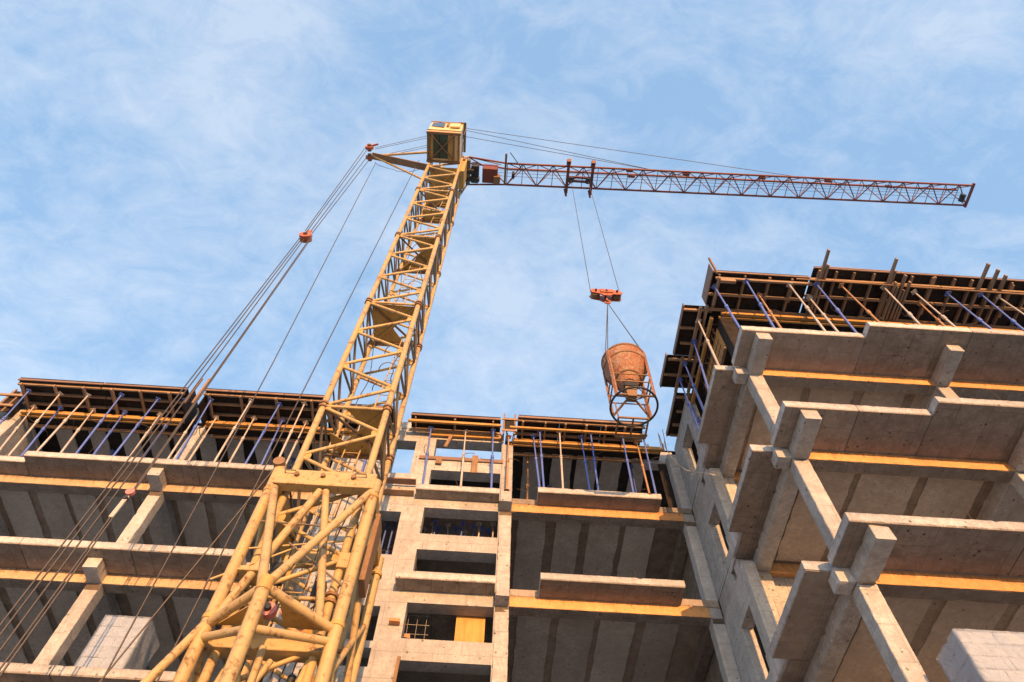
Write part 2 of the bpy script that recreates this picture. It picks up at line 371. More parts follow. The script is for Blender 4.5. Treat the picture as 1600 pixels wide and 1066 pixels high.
def planks(par, x0, x1, y0, y1, z, wd=.74, gp=.235, m='plank', th=.035, skip=()):
    """precast planks hung under the slab with ragged edges, running front to back"""
    x = x0 + gp * rnd.uniform(.5, 1)
    while x + wd * .6 < x1:
        w_ = min(wd * rnd.uniform(.82, 1.14), x1 - x); n = 18; th_ = th * rnd.uniform(.75, 1.1)
        le = [x + rnd.gauss(0, .008) for _ in range(n + 1)]; re = [x + w_ + rnd.gauss(0, .008) for _ in range(n + 1)]
        vs = []
        for i in range(n + 1):
            y = y0 + (y1 - y0) * i / n
            vs += [(le[i], y, z - th_), (re[i], y, z - th_), (le[i], y, z), (re[i], y, z)]
        fs = []
        for i in range(n):
            a, b = 4 * i, 4 * i + 4
            fs += [(a, b, b + 1, a + 1), (a, a + 2, b + 2, b), (a + 1, b + 1, b + 3, a + 3)]
        fs += [(0, 1, 3, 2), (4 * n, 4 * n + 2, 4 * n + 3, 4 * n + 1)]
        MB().add(vs, fs).build('soffit_plank', m, par)
        x += w_ + gp * rnd.uniform(.45, 1.25)
def split(a, b, n, gap=.012):
    e = [a + (b - a) * i / n for i in range(n + 1)]
    return [(e[i] + (gap / 2 if i else 0), e[i + 1] - (gap / 2 if i < n - 1 else 0)) for i in range(n)]

CW = .31
LX = [-13.4, -8.69, -4.42]         # long wing, left part: column left edges
MX = [.215, 5.0]                       # long wing, right part
RXC = [5.63, 9.90, 14.17]             # projecting wing: columns along the front
for k, s in enumerate(S):
    b = s - BD
    zlo = 0.0 if k == 0 else S[k - 1] + TH
    # ---- long wing, left part
    fl = part('floor_slab', 'joint', -15, -4.1, YF - .02, 18.6, s, s + TH)
    planks(fl, -14.9, -4.2, YF + .33, 18.3, s - .001)
    edge_beam(-15, -4.1, YF, YF + .29, b, s, 'beam_pale_sun')
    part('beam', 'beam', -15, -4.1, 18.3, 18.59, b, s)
    for cx in LX:
        part('column', 'frame', cx, cx + CW, YF + .002, YF + .30, zlo, b)
        part('column', 'frame', cx, cx + CW, 18.3, 18.6, zlo, b)
        part('rough_joint', 'rough', cx + .004, cx + CW - .004, YF - .002, YF + .06, b - .17, b - .004, ch=.004)
        part('beam_end', 'frame', cx, cx + CW, 12.20 - .03 * (k == 4), YF - .002, b + .002, s - .002, jit=.008)
        part('cross_beam', 'frame', cx, cx + CW, YF + .292, 18.298, b, s - .002)
    yf = 12.03 if k == 4 else 11.92
    xs0 = -11.9 if k == 4 else -14.9
    for a, c in split(xs0, -5.35, 3 if k == 4 else 4): balcony(a, c, yf, YF - .022, s, s + TH)
    if k == 4: balcony(-14.9, -11.912, 12.24, YF - .022, s, s + TH)
    balcony(-5.33, -4.1, 12.30, YF - .022, s + .004, s + TH)
    # ---- long wing, right part (between the stair wall and the projecting wing)
    fm = part('floor_slab', 'joint', .53, 5.26, YF - .02, 18.6, s, s + TH)
    planks(fm, .56, 4.95, YF + .33, 18.3, s - .001, .73, .24)
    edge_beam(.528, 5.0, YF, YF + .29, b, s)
    for cx in MX:
        w_ = CW if cx < 1 else .28
        part('column', 'frame', cx, cx + w_, YF + .002, YF + .30, zlo, b)
        part('column', 'frame', cx, cx + w_, 18.3, 18.6, zlo, b)
        part('rough_joint', 'rough', cx + .004, cx + w_ - .004, YF - .002, YF + .06, b - .15, b - .004, ch=.004)
        part('cross_beam', 'slab', cx, cx + w_, YF + .292, 18.298, b, s - .002)
    part('joint_block', 'frame', MX[1], MX[1] + .27, YF - .004, YF + .29, b, s - .002)
    part('joint_block', 'frame', MX[0], MX[0] + CW, YF - .004, YF + .29, b, s - .002)
    part('beam_end', 'frame', MX[0], MX[0] + .295, 12.36, YF - .006, b + .002, s + .10, jit=.008)
    yb = (12.22, 12.24, 12.12, 12.10, 12.24)[k]
    for a, c in split(1.18, 4.38, 1): balcony(a, c, yb, YF - .022, s, s + TH)
    # ---- projecting wing
    fr = part('floor_slab', 'slab', 5.55, 15, 8.14, 18.6, s, s + TH)
    planks(fr, 5.98, 14.6, 8.46, 11.1, s - .001, 1.02, .22, 'plank', .02)
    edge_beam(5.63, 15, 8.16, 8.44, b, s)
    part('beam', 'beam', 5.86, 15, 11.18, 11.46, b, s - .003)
    for cx in RXC:
        part('column', 'frame', cx, cx + CW, 8.162, 8.45, zlo, b)
        part('beam_end', 'frame', cx, cx + CW, 7.23, 8.158, b + .002, s - .002, jit=.006)
        part('cross_beam', 'frame', cx, cx + CW, 8.442, 11.178, b + .002, s - .002)
        part('column', 'frame', cx, cx + CW, 11.18, 11.48, zlo, b)
        part('column', 'frame', cx, cx + CW, 18.3, 18.6, zlo, b)
        part('rough_joint', 'rough', cx + .02, cx + CW - .05, 8.159, 8.2, b - .03, b - .004, ch=.004)
    part('beam_end', 'frame', 5.36, 5.626, 8.15, 8.43, b + .002, s - .002, jit=.006)
    part('beam_end', 'frame', 5.29, 5.626, 11.14, 11.42, b + .002, s - .002, jit=.006)
    for a, c in split(5.34, 8.11, 1): pass
    for a, c in split(5.34, 8.108, 2 if k % 2 else 1): balcony(a, c, 7.18, 8.138, s, s + TH)
    for a, c in split(8.112, 15, 3): balcony(a, c, 6.88, 8.138, s, s + TH)
    balcony(4.96, 5.548, 8.25, 10.39, s, s + TH)
    balcony(5.27, 5.548, 10.394, 11.6, s, s + TH)

# inner wall of the projecting wing (behind the first bay)
for k in range(5):
    z0 = 0 if k == 0 else S[k - 1] + TH
    part('wall', 'wall', 5.95, 9.88, 11.30, 11.46, z0, S[k] - BD - .004)
def cells(name, m, A, Bq, holes, c0, c1, plane):
    """wall with openings: A,Bq grid lines; holes = list of (a0,a1,b0,b1); c0..c1 thickness; plane 'xz' or 'yz'"""
    na, nb = len(A) - 1, len(Bq) - 1
    def solid(i, j):
        if i < 0 or j < 0 or i >= na or j >= nb: return False
        a, b = (A[i] + A[i + 1]) / 2, (Bq[j] + Bq[j + 1]) / 2
        return not any(h[0] < a < h[1] and h[2] < b < h[3] for h in holes)
    P = (lambda a, b, c: (a, c, b)) if plane == 'xz' else (lambda a, b, c: (c, a, b))
    mb = MB()
    for i in range(na):
        for j in range(nb):
            if not solid(i, j): continue
            a0, a1, b0, b1 = A[i], A[i + 1], Bq[j], Bq[j + 1]
            q = [P(a0, b0, c0), P(a1, b0, c0), P(a1, b1, c0), P(a0, b1, c0)]; mb.add(q, [(0, 1, 2, 3) if plane == 'xz' else (3, 2, 1, 0)])
            q = [P(a0, b0, c1), P(a1, b0, c1), P(a1, b1, c1), P(a0, b1, c1)]; mb.add(q, [(3, 2, 1, 0) if plane == 'xz' else (0, 1, 2, 3)])
            for di, dj, e in ((-1, 0, ((a0, b0), (a0, b1))), (1, 0, ((a1, b1), (a1, b0))), (0, -1, ((a1, b0), (a0, b0))), (0, 1, ((a0, b1), (a1, b1)))):
                if not solid(i + di, j + dj):
                    (p0, p1) = e; q = [P(*p0, c0), P(*p1, c0), P(*p1, c1), P(*p0, c1)]; mb.add(q, [(0, 1, 2, 3)])
    return mb.build(name, m, BLD)
# stair wall with openings
for k in range(1, 6):
    s = S[k - 1] if k < 6 else 0
    z0 = s; z1 = 17.86 + .56 if k == 5 else S[k]
    H = [(-1.71, .195, s + .57, s + 1.24), (-1.71, .195, s + 1.75, s + 2.66 if k < 5 else s + 2.53), (-2.84, -2.27, s + .95 + (.5 if k == 4 else .07), s + 2.42)]
    if k == 5: H[0] = (-1.71, .195, s + .57, s + 1.17); H[2] = (-2.84, -2.27, s + .96, s + 2.38)
    if k == 3: H[2] = (-2.84, -2.27, s + 1.05, s + 1.48); H.append((-2.84, -2.27, s + 1.65, s + 2.52))
    if k == 4: H[2] = (-2.84, -2.27, s + 1.02, s + 2.45)
    A = sorted({-4.1, .213} | {q for h in H for q in h[:2]}); Bz = sorted({z0, z1} | {q for h in H for q in h[2:]})
    cells('wall', 'wall', A, Bz, H, YF + .006 * (k % 2), YF + .34, 'xz')
    balcony(-2.02 + .05 * (k % 2), .19, 12.37 - .07 * (k == 4), YF - .004, s + .0, s + TH)
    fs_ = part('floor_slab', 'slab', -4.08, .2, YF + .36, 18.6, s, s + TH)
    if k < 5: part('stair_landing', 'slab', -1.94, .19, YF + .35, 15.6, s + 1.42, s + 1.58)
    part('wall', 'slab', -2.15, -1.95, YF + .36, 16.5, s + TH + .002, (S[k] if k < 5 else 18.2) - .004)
cells('wall', 'wall', [-4.1, .213], [0, S[0] - .002], [], YF, YF + .34, 'xz')
# side wall of the projecting wing with openings towards the stair
for k in range(0, 6):
    z0 = 0 if k == 0 else S[k - 1]; z1 = 18.2 if k == 5 else S[k] - .003
    H = [(11.24, 11.95, z0 + .44, z0 + 1.86)] if k else []
    if k == 5: H = [(11.24, 12.1, z0 + .60, z0 + 2.05)]
    A = sorted({11.62, 12.695} | {10.9} | {q for h in H for q in h[:2]}); A = [a for a in A if a != 11.62]
    Bz = sorted({z0 + TH + .003 if k else 0, z1 - (BD if k < 5 else 0)} | {q for h in H for q in h[2:]})
    cells('wall', 'wall', A, Bz, H, 5.275, 5.53, 'yz')
    part('wall', 'wall', 5.285, 5.53, 11.605, 12.69, z1 - (BD if k < 5 else 0), z1 + TH - .002 if k < 5 else z1 + .02)
    if k: part('parapet', 'fascia', 5.20, 5.272, 10.394, 11.12, z0 + .012, z0 + .60, jit=.006)
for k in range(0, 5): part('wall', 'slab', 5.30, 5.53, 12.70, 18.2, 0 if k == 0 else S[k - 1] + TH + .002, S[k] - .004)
# top storey columns
for cx in LX[1:]: part('column', 'frame', cx, cx + CW, YF + .002, YF + .30, S[4] + TH, 17.98)
part('column', 'frame', MX[0], MX[0] + CW, YF + .002, YF + .3, S[4] + TH, 17.95)
part('column', 'frame', MX[1] + .02, MX[1] + .29, YF + .002, YF + .3, S[4] + TH, 17.95)
for cx in RXC: part('column_form', 'ply', cx - .02, cx + CW + .02, 8.15, 8.47, S[4] + TH, 17.98)
part('wall', 'fascia', -4.1, -1.75, YF - .01, YF + .3, 18.43, 18.75)
part('wall', 'wall', -14.9, -13.66, YF + .01, 15.2, S[4] + TH + .002, 18.3)
# starter bars
def rebars(x0, x1, y0, y1, z0, n, h0, h1):
    for _ in range(n):
        x, y = rnd.uniform(x0, x1), rnd.uniform(y0, y1); h = rnd.uniform(h0, h1)
        MB().tube((x, y, z0), (x + rnd.gauss(0, .05), y + rnd.gauss(0, .05), z0 + h), .011, 6).build('starter_bar', 'rebar', BLD)
part('wall', 'frame', 4.35, 5.3, YF + .31, YF + .6, 17.9, 18.45)
rebars(4.5, 5.25, YF + .33, YF + .55, 18.3, 12, .6, 1.35)
rebars(.25, .5, YF, YF + .3, 18.0, 6, .7, 1.1)
rebars(-8.7, -8.4, YF, YF + .3, 18.0, 4, .7, 1.1)
rebars(-2.4, -1.9, YF + .05, YF + .25, 18.5, 3, .35, .6)
rebars(-13.9, -13.2, YF - .2, YF + .2, 18.2, 4, .9, 1.3)

for x, y, z in ((7.3, 7.2, 9.76), (6.1, 7.2, 15.72), (8.6, 6.9, 15.72), (9.4, 6.9, 12.74), (-10.4, 12.05, 15.72), (-7.9, 11.95, 12.74), (-6.2, 11.95, 12.74), (2.0, 12.25, 15.72), (3.3, 12.12, 12.74), (-.9, 12.38, 15.72), (-1.6, 12.33, 12.74), (5.1, 8.9, 12.74), (5.05, 9.6, 9.76)):
    d_ = Vector((rnd.uniform(-.12, .12), rnd.uniform(-.15, .02), rnd.uniform(.1, .32)))
    MB().path([(x, y, z - .05), Vector((x, y, z)) + d_ * .5, Vector((x, y, z)) + d_ + Vector((rnd.uniform(-.05, .05), 0, 0))], .006, 5).build('tie_wire', 'rebar', BLD)

# ------------------------------------------------------------------ formwork decks
def deck(loc, label, x0, x1, y0, y1, order='X', z=DECK, sheets=None, edge=True, jsp=.9, over=.0, ledgers=(), front='y'):
    d = thing('formwork_deck', loc, label, 'formwork', 'formwork decks on the top storey')
    n = max(1, round((x1 - x0) / 1.22))
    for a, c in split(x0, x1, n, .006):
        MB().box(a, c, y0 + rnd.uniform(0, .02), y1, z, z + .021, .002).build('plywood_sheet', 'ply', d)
    zt = z - .001
    lower, upper = (zt - .10, zt - .20), (zt, zt - .10)
    yz, xz = (lower, upper) if order == 'X' else (upper, lower)
    x = x0 + .12
    while x < x1:
        ov = over * (rnd.random() if rnd.random() < .28 else .08 * rnd.random()); w_ = rnd.choice((.04, .05, .06))
        MB().box(x, x + w_, y0 + .03 - ov, min(y1, ledgers[-1] + .12) + rnd.uniform(-.05, .05), yz[1], yz[0] - .001, .004, .003).build('joist', 'timy', d)
        if over and rnd.random() < .35:
            x += w_ + .004
            MB().box(x, x + .05, y0 + .15 - over * rnd.random(), ledgers[-1] - rnd.uniform(0, .3), yz[1] + .004, yz[0] - .003, .004, .003).build('joist', 'timy', d)
        x += jsp * rnd.uniform(.85, 1.15)
    for y in ledgers:
        for a, c in split(x0 + rnd.uniform(-.1, .05), x1 - rnd.uniform(-.1, .1), max(1, round((x1 - x0) / 3.2)), .03):
            MB().box(a, c, y, y + .055, xz[1] + rnd.uniform(0, .02), xz[0] - .002, .004, .003).build('ledger', 'timx', d)
    if edge:
        for a, c in split(x0, x1, max(1, round((x1 - x0) / 2.6)), .01):
            MB().box(a, c, y0 - .03, y0 - .003, z - .05 + rnd.uniform(-.015, .015), z + .025, .003, .003).build('edge_board', 'edge', d)
            MB().box(a + .02, c - .01, y0 - .02, y0 + .0, z + .025, z + .07 + rnd.uniform(0, .02), .002).build('edge_board', 'ply', d)
    return d
def beam_form(d, x0, x1, y, zb=17.95, two=True):
    for a, c in split(x0, x1, max(1, round((x1 - x0) / 3.4)), .02):
        MB().box(a, c, y - .03, y - .004, zb + .14, DECK - .21, .003, .003).build('form_side', 'ybeam', d)
        MB().box(a - .05, c + .04, y - .13, y - .05, zb, zb + .085, .004, .004).build('formwork_beam', 'ybeam', d)
        if two: MB().box(a - .1, c - .06, y - .055 + .04, y + .04, zb - .02, zb + .055, .004, .004).build('formwork_beam', 'ybeam', d)
    MB().box(x0, x1, y, y + .33, zb + .09, zb + .11, .003).build('form_bottom', 'ply', d)
    MB().box(x0, x1, y + .40, y + .46, zb + .05, zb + .15, .003).build('ledger', 'timx', d)

dl = deck((-11.3, 12.3, DECK), 'long formwork deck of black plywood above the far left balcony, left of the ropes', -13.75, -8.92, 11.76, 12.95, 'X', ledgers=(11.84, 12.16, 12.52))
beam_form(dl, -13.6, -9.0, YF - .02)
d2 = deck((-6.7, 12.3, DECK), 'black plywood formwork deck right behind the crane ropes, left of the tower', -8.42, -5.0, 11.74, 12.95, 'X', ledgers=(11.82, 12.14, 12.52))
beam_form(d2, -8.3, -4.9, YF - .02)
d3 = deck((-4.1, 12.4, DECK), 'short piece of black formwork deck seen behind the crane mast', -4.96, -3.0, 11.98, 12.95, 'X', ledgers=(12.04, 12.5))
beam_form(d3, -4.8, -3.1, YF - .02)
for dd, x in ((dl, -8.9), (d2, -8.44)):                    # upright boards boxing the column head
    MB().box(x - .012, x + .012, 11.9, 13.0, 17.9, 18.75, .003).build('column_form', 'ply', dd)
for x in (-8.78, -8.55): MB().box(x, x + .06, 11.72, 11.78, 17.75, 19.0, .004).build('upright', 'timz', d2)
ds = deck((-.9, 12.4, DECK), 'narrow timber edged formwork shelf above the stair wall openings', -2.5, .12, 12.16, 12.68, 'Y', ledgers=(12.24, 12.55), jsp=1.2)
MB().box(-2.55, .15, 12.20, 12.26, 18.17, 18.25, .004, .004).build('formwork_beam', 'ybeam', ds)
MB().box(-1.9, .16, 12.60, 12.66, 18.08, 18.22, .004, .004).build('formwork_beam', 'ybeam', ds)
dm = deck((2.5, 12.4, DECK), 'formwork deck with brown timber ribs under the hanging skip', .62, 4.3, 12.02, 12.95, 'X', ledgers=(12.08, 12.56), jsp=.62, edge=True)
beam_form(dm, .55, 4.85, YF - .02)
MB().box(.4, 4.4, 12.20, 12.27, 18.14, 18.21, .004, .004).build('formwork_beam', 'ybeam', dm)
cb = thing('column_form_box', (.37, 12.5, 17.9), 'small box form with four uprights on top of the column right of stair wall', 'formwork')
for x in (.2, .52):
    for y in (12.3, 12.62): MB().box(x, x + .045, y, y + .045, 17.95, 18.95, .004).build('upright', 'timz', cb)
for z in (18.05, 18.6): MB().box(.16, .6, 12.27, 12.30, z, z + .08, .004).build('batten', 'timx', cb)
MB().box(.24, .52, 12.315, 12.335, 18.1, 18.75, .003).build('form_side', 'ply', cb)

cf = thing('column_form_box', (-14.1, 12.5, 17.7), 'black column form with timber battens at the far left end of the building', 'formwork')
MB().box(-14.32, -13.86, 12.42, 12.44, 17.75, 18.75, .003).build('form_side', 'ply', cf); MB().box(-13.88, -13.86, 12.445, 13.0, 17.75, 18.75, .003).build('form_side', 'ply', cf)
for x in (-14.25, -14.0): MB().box(x, x + .05, 12.37, 12.418, 17.7, 18.8, .004).build('batten', 'timz', cf)
for z in (17.9, 18.4): MB().box(-14.5, -13.8, 12.32, 12.368, z, z + .09, .004).build('batten', 'timx', cf)
dr = deck((6.6, 8, DECK), 'front formwork deck of the projecting wing, its left corner with upright boards', 5.35, 7.84, 7.08, 8.6, 'Y', ledgers=(7.16, 7.62, 8.05), jsp=.62, over=.05)
beam_form(dr, 5.7, 7.8, 8.14)
dr2 = deck((11, 8, DECK), 'front formwork deck at the right edge with timbers sticking out past its rim', 7.88, 14.6, 6.80, 8.6, 'Y', ledgers=(7.02, 7.50, 8.05), jsp=.5, over=.16)
beam_form(dr2, 7.85, 14.4, 8.14)
MB().box(5.27, 5.295, 6.98, 7.95, 18.25, 18.72, .003).build('end_board', 'edge', dr)
MB().box(5.30, 5.345, 6.9, 6.96, 18.0, 18.95, .004).build('upright', 'timz', dr)
MB().box(5.42, 5.47, 7.1, 7.9, 18.08, 18.2, .004).build('joist', 'timy', dr)
MB().box(5.46, 5.86, 7.14, 7.22, 18.05, 18.2, .004).build('ledger', 'timx', dr)
for i in range(5):
    x = 9.9 + i * .09 + rnd.uniform(0, .02)
    MB().box(x, x + .05, 7.2 - .5 * rnd.random(), 8.0, 18.12, 18.215, .004, .004).build('joist', 'timy', dr2)
for a, c, y in ((8.3, 10.6, 6.9), (10.7, 13.4, 6.93)):
    MB().box(a, c, y, y + .025, 18.44, 18.80, .003).build('edge_board', 'ply', dr2)
    MB().box(a - .1, c - .3, y - .03, y - .004, 18.66, 18.76, .003).build('edge_board', 'edge', dr2)
for x, y in ((8.02, 6.22), (9.78, 6.34), (12.12, 6.32), (12.42, 6.46), (12.68, 6.60), (9.84, 6.66), (8.12, 6.62)):
    MB().box(x, x + .055, y, 8.0, 18.215, 18.318, .004, .004).build('joist', 'timy', dr2)
# thin tubes clipped under the joists
MB().tube((7.4, 7.02, 18.16), (14.4, 7.06, 18.17), .022, 6).build('tie_tube', 'brown', dr2)

def side_deck(label, x0, x1, y0, y1, z):
    d = thing('formwork_deck', ((x0 + x1) / 2, (y0 + y1) / 2, z), label, 'formwork', 'formwork decks on the top storey')
    for a, c in split(y0, y1, max(1, round((y1 - y0) / 1.22)), .006):
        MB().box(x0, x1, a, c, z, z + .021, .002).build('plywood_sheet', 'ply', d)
    y = y0 + .08
    while y < y1:
        MB().box(x0 - .02 + rnd.uniform(0, .12), x1, y, y + .05, z - .10, z - .002, .004, .003).build('joist', 'timx', d); y += rnd.uniform(.35, .6)
    MB().box(x0 + .36, x0 + .43, y0 - .05, y1 + .05, z - .20, z - .102, .004, .003).build('ledger', 'timy', d)
    MB().box(x1 - .2, x1 - .13, y0 - .1, y1 + .05, z - .20, z - .102, .004, .003).build('ledger', 'timy', d)
    MB().box(x0 - .03, x0 - .003, y0, y1, z - .05, z + .12, .003, .002).build('edge_board', 'edge', d)
    return d
sd1 = side_deck('side formwork deck of the projecting wing, nearest its front corner', 4.78, 5.50, 8.08, 9.62, DECK)
sd2 = side_deck('side formwork deck of the projecting wing, sticking out beside the rebar', 4.60, 5.52, 9.66, 10.72, DECK + .05)
sd3 = side_deck('short side formwork deck above the inner corner by the starter bars', 5.02, 5.5, 10.78, 12.3, DECK - .12)
MB().box(5.40, 5.47, 8.2, 12.2, 17.95, 18.08, .004).build('formwork_beam', 'ybeam', sd1)
bf = thing('beam_form_panel', (5.62, 9.2, 17.1), 'yellow plywood beam form with rebar cage at the corner of the projecting wing', 'formwork')
MB().box(5.60, 5.622, 8.46, 10.2, 16.9, 17.94, .003).build('form_side', 'yply', bf)
MB().box(5.54, 5.585, 8.44, 10.1, 16.86, 16.93, .003).build('batten', 'timy', bf)
for i in range(9): MB().tube((5.5, 8.5 + i * .19, 16.8), (5.5, 8.5 + i * .19, 17.95), .009, 5).build('rebar', 'rebar', bf)
for i in range(4): MB().tube((5.48, 8.42, 17.0 + i * .27), (5.48, 10.15, 17.0 + i * .27), .009, 5).build('rebar', 'rebar', bf)
# boards over the stair wall
bd = thing('board', (-.8, 12.66, 17.15), 'weathered grey board with two cleats nailed across the top stair opening', 'board')
MB().box(-2.1, .25, 12.655, 12.69, 17.07, 17.20, .004, .006).build('plank', 'edge', bd)
for x, a, c in ((-1.62, 16.86, 17.16), (-.62, 16.55, 17.28)): MB().box(x, x + .17, 12.62, 12.652, a, c, .004, .004).build('cleat', 'timz', bd)
lb = tag(MB().beam((-1.42, 12.6, 17.55), (-1.28, 12.58, 18.1), .1, .04, (0, 1, 0)).build('board_offcut', 'timz'), 'short brown board offcut leaning up under the stair formwork shelf', 'board')
for z, y, lab in ((15.93, 12.45, 'thin grey scaffold board between crane and stair balcony, upper of two'), (15.55, 12.5, 'rusty brown scaffold board between crane and stair balcony, lower of two')):
    tag(MB().box(-3.3, -2.03, y, y + .2, z, z + .04, .004, .004).build('scaffold_board', 'edge' if z > 15.8 else 'timx'), lab, 'board', 'scaffold boards beside the stair balcony')

# precast planks already laid on the decks, black boards between them
top = MB().box(-15.6, -4.2, 12.98, 18.5, DECK + .03, DECK + .06, .002).build('deck_boarding', 'ply', BLD)
planks(top, -13.4, -4.3, 13.35, 18.3, DECK + .029, .52, .40, 'plank', .05)
part('column_form', 'ply', 4.80, 5.27, 13.04, 13.07, S[4] + TH, 18.44, ch=.003)
top2 = MB().box(.3, 5.52, 12.98, 18.5, DECK + .03, DECK + .06, .002).build('deck_boarding', 'ply', BLD)
planks(top2, .62, 4.6, 13.3, 18.3, DECK + .029, .62, .27, 'plank', .05)
MB().box(5.5, 14.9, 8.62, 18.5, DECK + .03, DECK + .06, .002).build('deck_boarding', 'ply', BLD)
MB().box(-4.1, .28, 14.5, 18.5, DECK + .03, DECK + .06, .002).build('deck_boarding', 'ply', BLD)
MB().box(-2.15, .28, 13.75, 14.49, DECK + .03, DECK + .06, .002).build('deck_boarding', 'ply', BLD)

# ------------------------------------------------------------------ props
def make_prop(c):
    root = thing('steel_prop', (0, 0, 0), None, 'prop')
    m = {'b': 'blue', 'w': 'galv', 'r': 'rustp'}[c]
    MB().tube((0, 0, .01), (0, 0, 1.35), .030, 8).build('outer_tube', m, root)
    MB().tube((0, 0, 1.35), (0, 0, 2.50), .022, 8).build('inner_tube', 'galv' if c == 'w' else m, root)
    cl = MB().tube((0, 0, 1.27), (0, 0, 1.39), .045, 8); cl.build('collar', m, root)
    hp = [(.045 + .05 * math.sin(t), 0 + .16 * (1 - math.cos(t)), 1.33) for t in [i * .35 for i in range(10)]]
    MB().path(hp, .008, 5).build('pin_handle', 'rebar', root)
    MB().box(-.07, .07, -.07, .07, 0, .01, .002).build('base_plate', m, root)
    MB().box(-.07, .07, -.07, .07, 2.49, 2.50, .002).build('head_plate', m, root)
    return root
PROTO = {}
def prop(x, y, z, x2, y2, z2, c, label, group):
    if c not in PROTO: o = PROTO[c] = make_prop(c)
    else: o = copy_tree(PROTO[c])
    a, b = Vector((x, y, z)), Vector((x2, y2, z2)); d = b - a
    o.location = a; q = d.to_track_quat('Z', 'Y'); o.rotation_euler = (q.to_matrix() @ Matrix.Rotation(rnd.uniform(0, 6), 3, 'Z')).to_euler(); o.scale = (1, 1, d.length / 2.5)
    o['label'] = label; o['group'] = group
CN = {'b': 'blue', 'w': 'pale galvanised', 'r': 'rusty'}
ORD = ['first', 'second', 'third', 'fourth', 'fifth', 'sixth', 'seventh', 'eighth', 'ninth', 'tenth', 'eleventh', 'twelfth', 'thirteenth']
PR = {
 ('front row under left decks', 'props under the left decks'): [(-13.41, 12.0, -13.38, 12.26, 'b'), (-12.53, 12.03, -12.50, 12.3, 'w'), (-11.73, 12.03, -11.74, 12.12, 'w'), (-10.76, 11.94, -10.75, 12.13, 'b'), (-9.74, 12.02, -9.79, 12.12, 'b'), (-8.96, 11.99, -9.05, 12.13, 'b'), (-8.21, 11.93, -8.19, 12.13, 'b'), (-7.06, 11.87, -7.21, 12.13, 'w'), (-6.25, 11.94, -6.41, 12.13, 'b'), (-5.53, 11.87, -5.64, 12.14, 'w')],
 ('back row under left decks', 'props under the left decks'): [(-13.42, 12.56, -12.83, 12.30, 'w'), (-12.64, 12.52, -12.18, 12.3, 'b'), (-11.71, 12.55, -11.16, 12.16, 'w'), (-10.8, 12.56, -10.31, 12.14, 'b'), (-9.78, 12.56, -9.38, 12.14, 'w'), (-8.6, 12.34, -8.41, 12.14, 'w'), (-8.15, 12.56, -7.87, 12.14, 'w'), (-7.05, 12.5, -6.83, 12.14, 'w'), (-6.23, 12.51, -6.0, 12.14, 'b'), (-5.55, 12.55, -5.40, 12.14, 'w')],
 ('on the stair wall balcony', 'props on the stair balcony'): [(-1.89, 12.44, -1.82, 12.45, 'b'), (-.88, 12.48, -.83, 12.45, 'w'), (-.08, 12.4, -.03, 12.45, 'b')],
 ('on the middle balcony below the skip', 'props on the middle balcony'): [(1.10, 12.53, 1.23, 12.32, 'b'), (1.27, 12.33, 1.34, 12.33, 'b'), (1.85, 12.31, 1.84, 12.33, 'w'), (2.5, 12.47, 2.55, 12.34, 'b'), (2.76, 12.31, 2.77, 12.33, 'b'), (3.68, 12.29, 3.69, 12.33, 'b'), (4.15, 12.55, 4.11, 12.33, 'r'), (4.30, 12.33, 4.29, 12.35, 'b')],
 ('on front balcony of projecting wing', 'props on the front balcony of the projecting wing'): [(5.40, 7.41, 5.43, 7.36, 'b'), (6.18, 7.20, 6.25, 7.37, 'b'), (6.59, 7.57, 6.39, 7.34, 'r'), (7.29, 7.22, 7.44, 7.37, 'w'), (7.90, 7.55, 7.71, 7.34, 'w'), (7.97, 7.15, 8.28, 7.47, 'b'), (8.61, 7.15, 9.16, 7.47, 'r'), (9.7, 7.12, 10.08, 7.48, 'w'), (10.52, 7.2, 10.97, 7.45, 'w'), (10.77, 7.5, 10.43, 7.28, 'r'), (11.38, 7.19, 11.87, 7.46, 'b'), (12.24, 7.15, 12.65, 7.47, 'b'), (12.72, 7.2, 13.5, 7.5, 'w')],
 ('on side balcony of projecting wing', 'props on the side balcony of the projecting wing'): [(5.17, 8.42, 5.12, 8.34, 'w'), (5.17, 9.05, 5.08, 9.17, 'b'), (5.05, 9.75, 5.05, 9.68, 'b'), (5.01, 10.28, 5.05, 10.3, 'b'), (5.40, 10.95, 5.36, 10.6, 'b')],
}
for (row, grp), L in PR.items():
    side = 'front' if 'side balcony' in row else 'left'
    for i, (x, y, bx, by, c) in enumerate(L):
        zt = DECK - .205 if not (row.startswith('on the stair')) else 18.165
        prop(bx, by, S[4] + TH + .005, x, y, zt, c, '%s prop, %s from the %s, %s' % (CN[c], ORD[i], side, row), grp)
prop(.37, 12.45, S[4] + TH + .005, .38, 12.48, 18.04, 'r', 'rusty prop standing right in front of the column right of stair wall', 'props on the stair balcony')
prop(-4.5, 12.5, S[4] + TH, -4.5, 12.45, 18.2, 'w', 'pale prop behind the crane mast, left of its two neighbours', 'props behind the crane mast')
prop(-3.95, 12.5, S[4] + TH, -3.95, 12.45, 18.2, 'w', 'pale prop behind the crane mast, between two others', 'props behind the crane mast')
prop(-3.5, 12.5, S[4] + TH, -3.5, 12.45, 18.2, 'b', 'blue prop behind the crane mast, rightmost of three', 'props behind the crane mast')
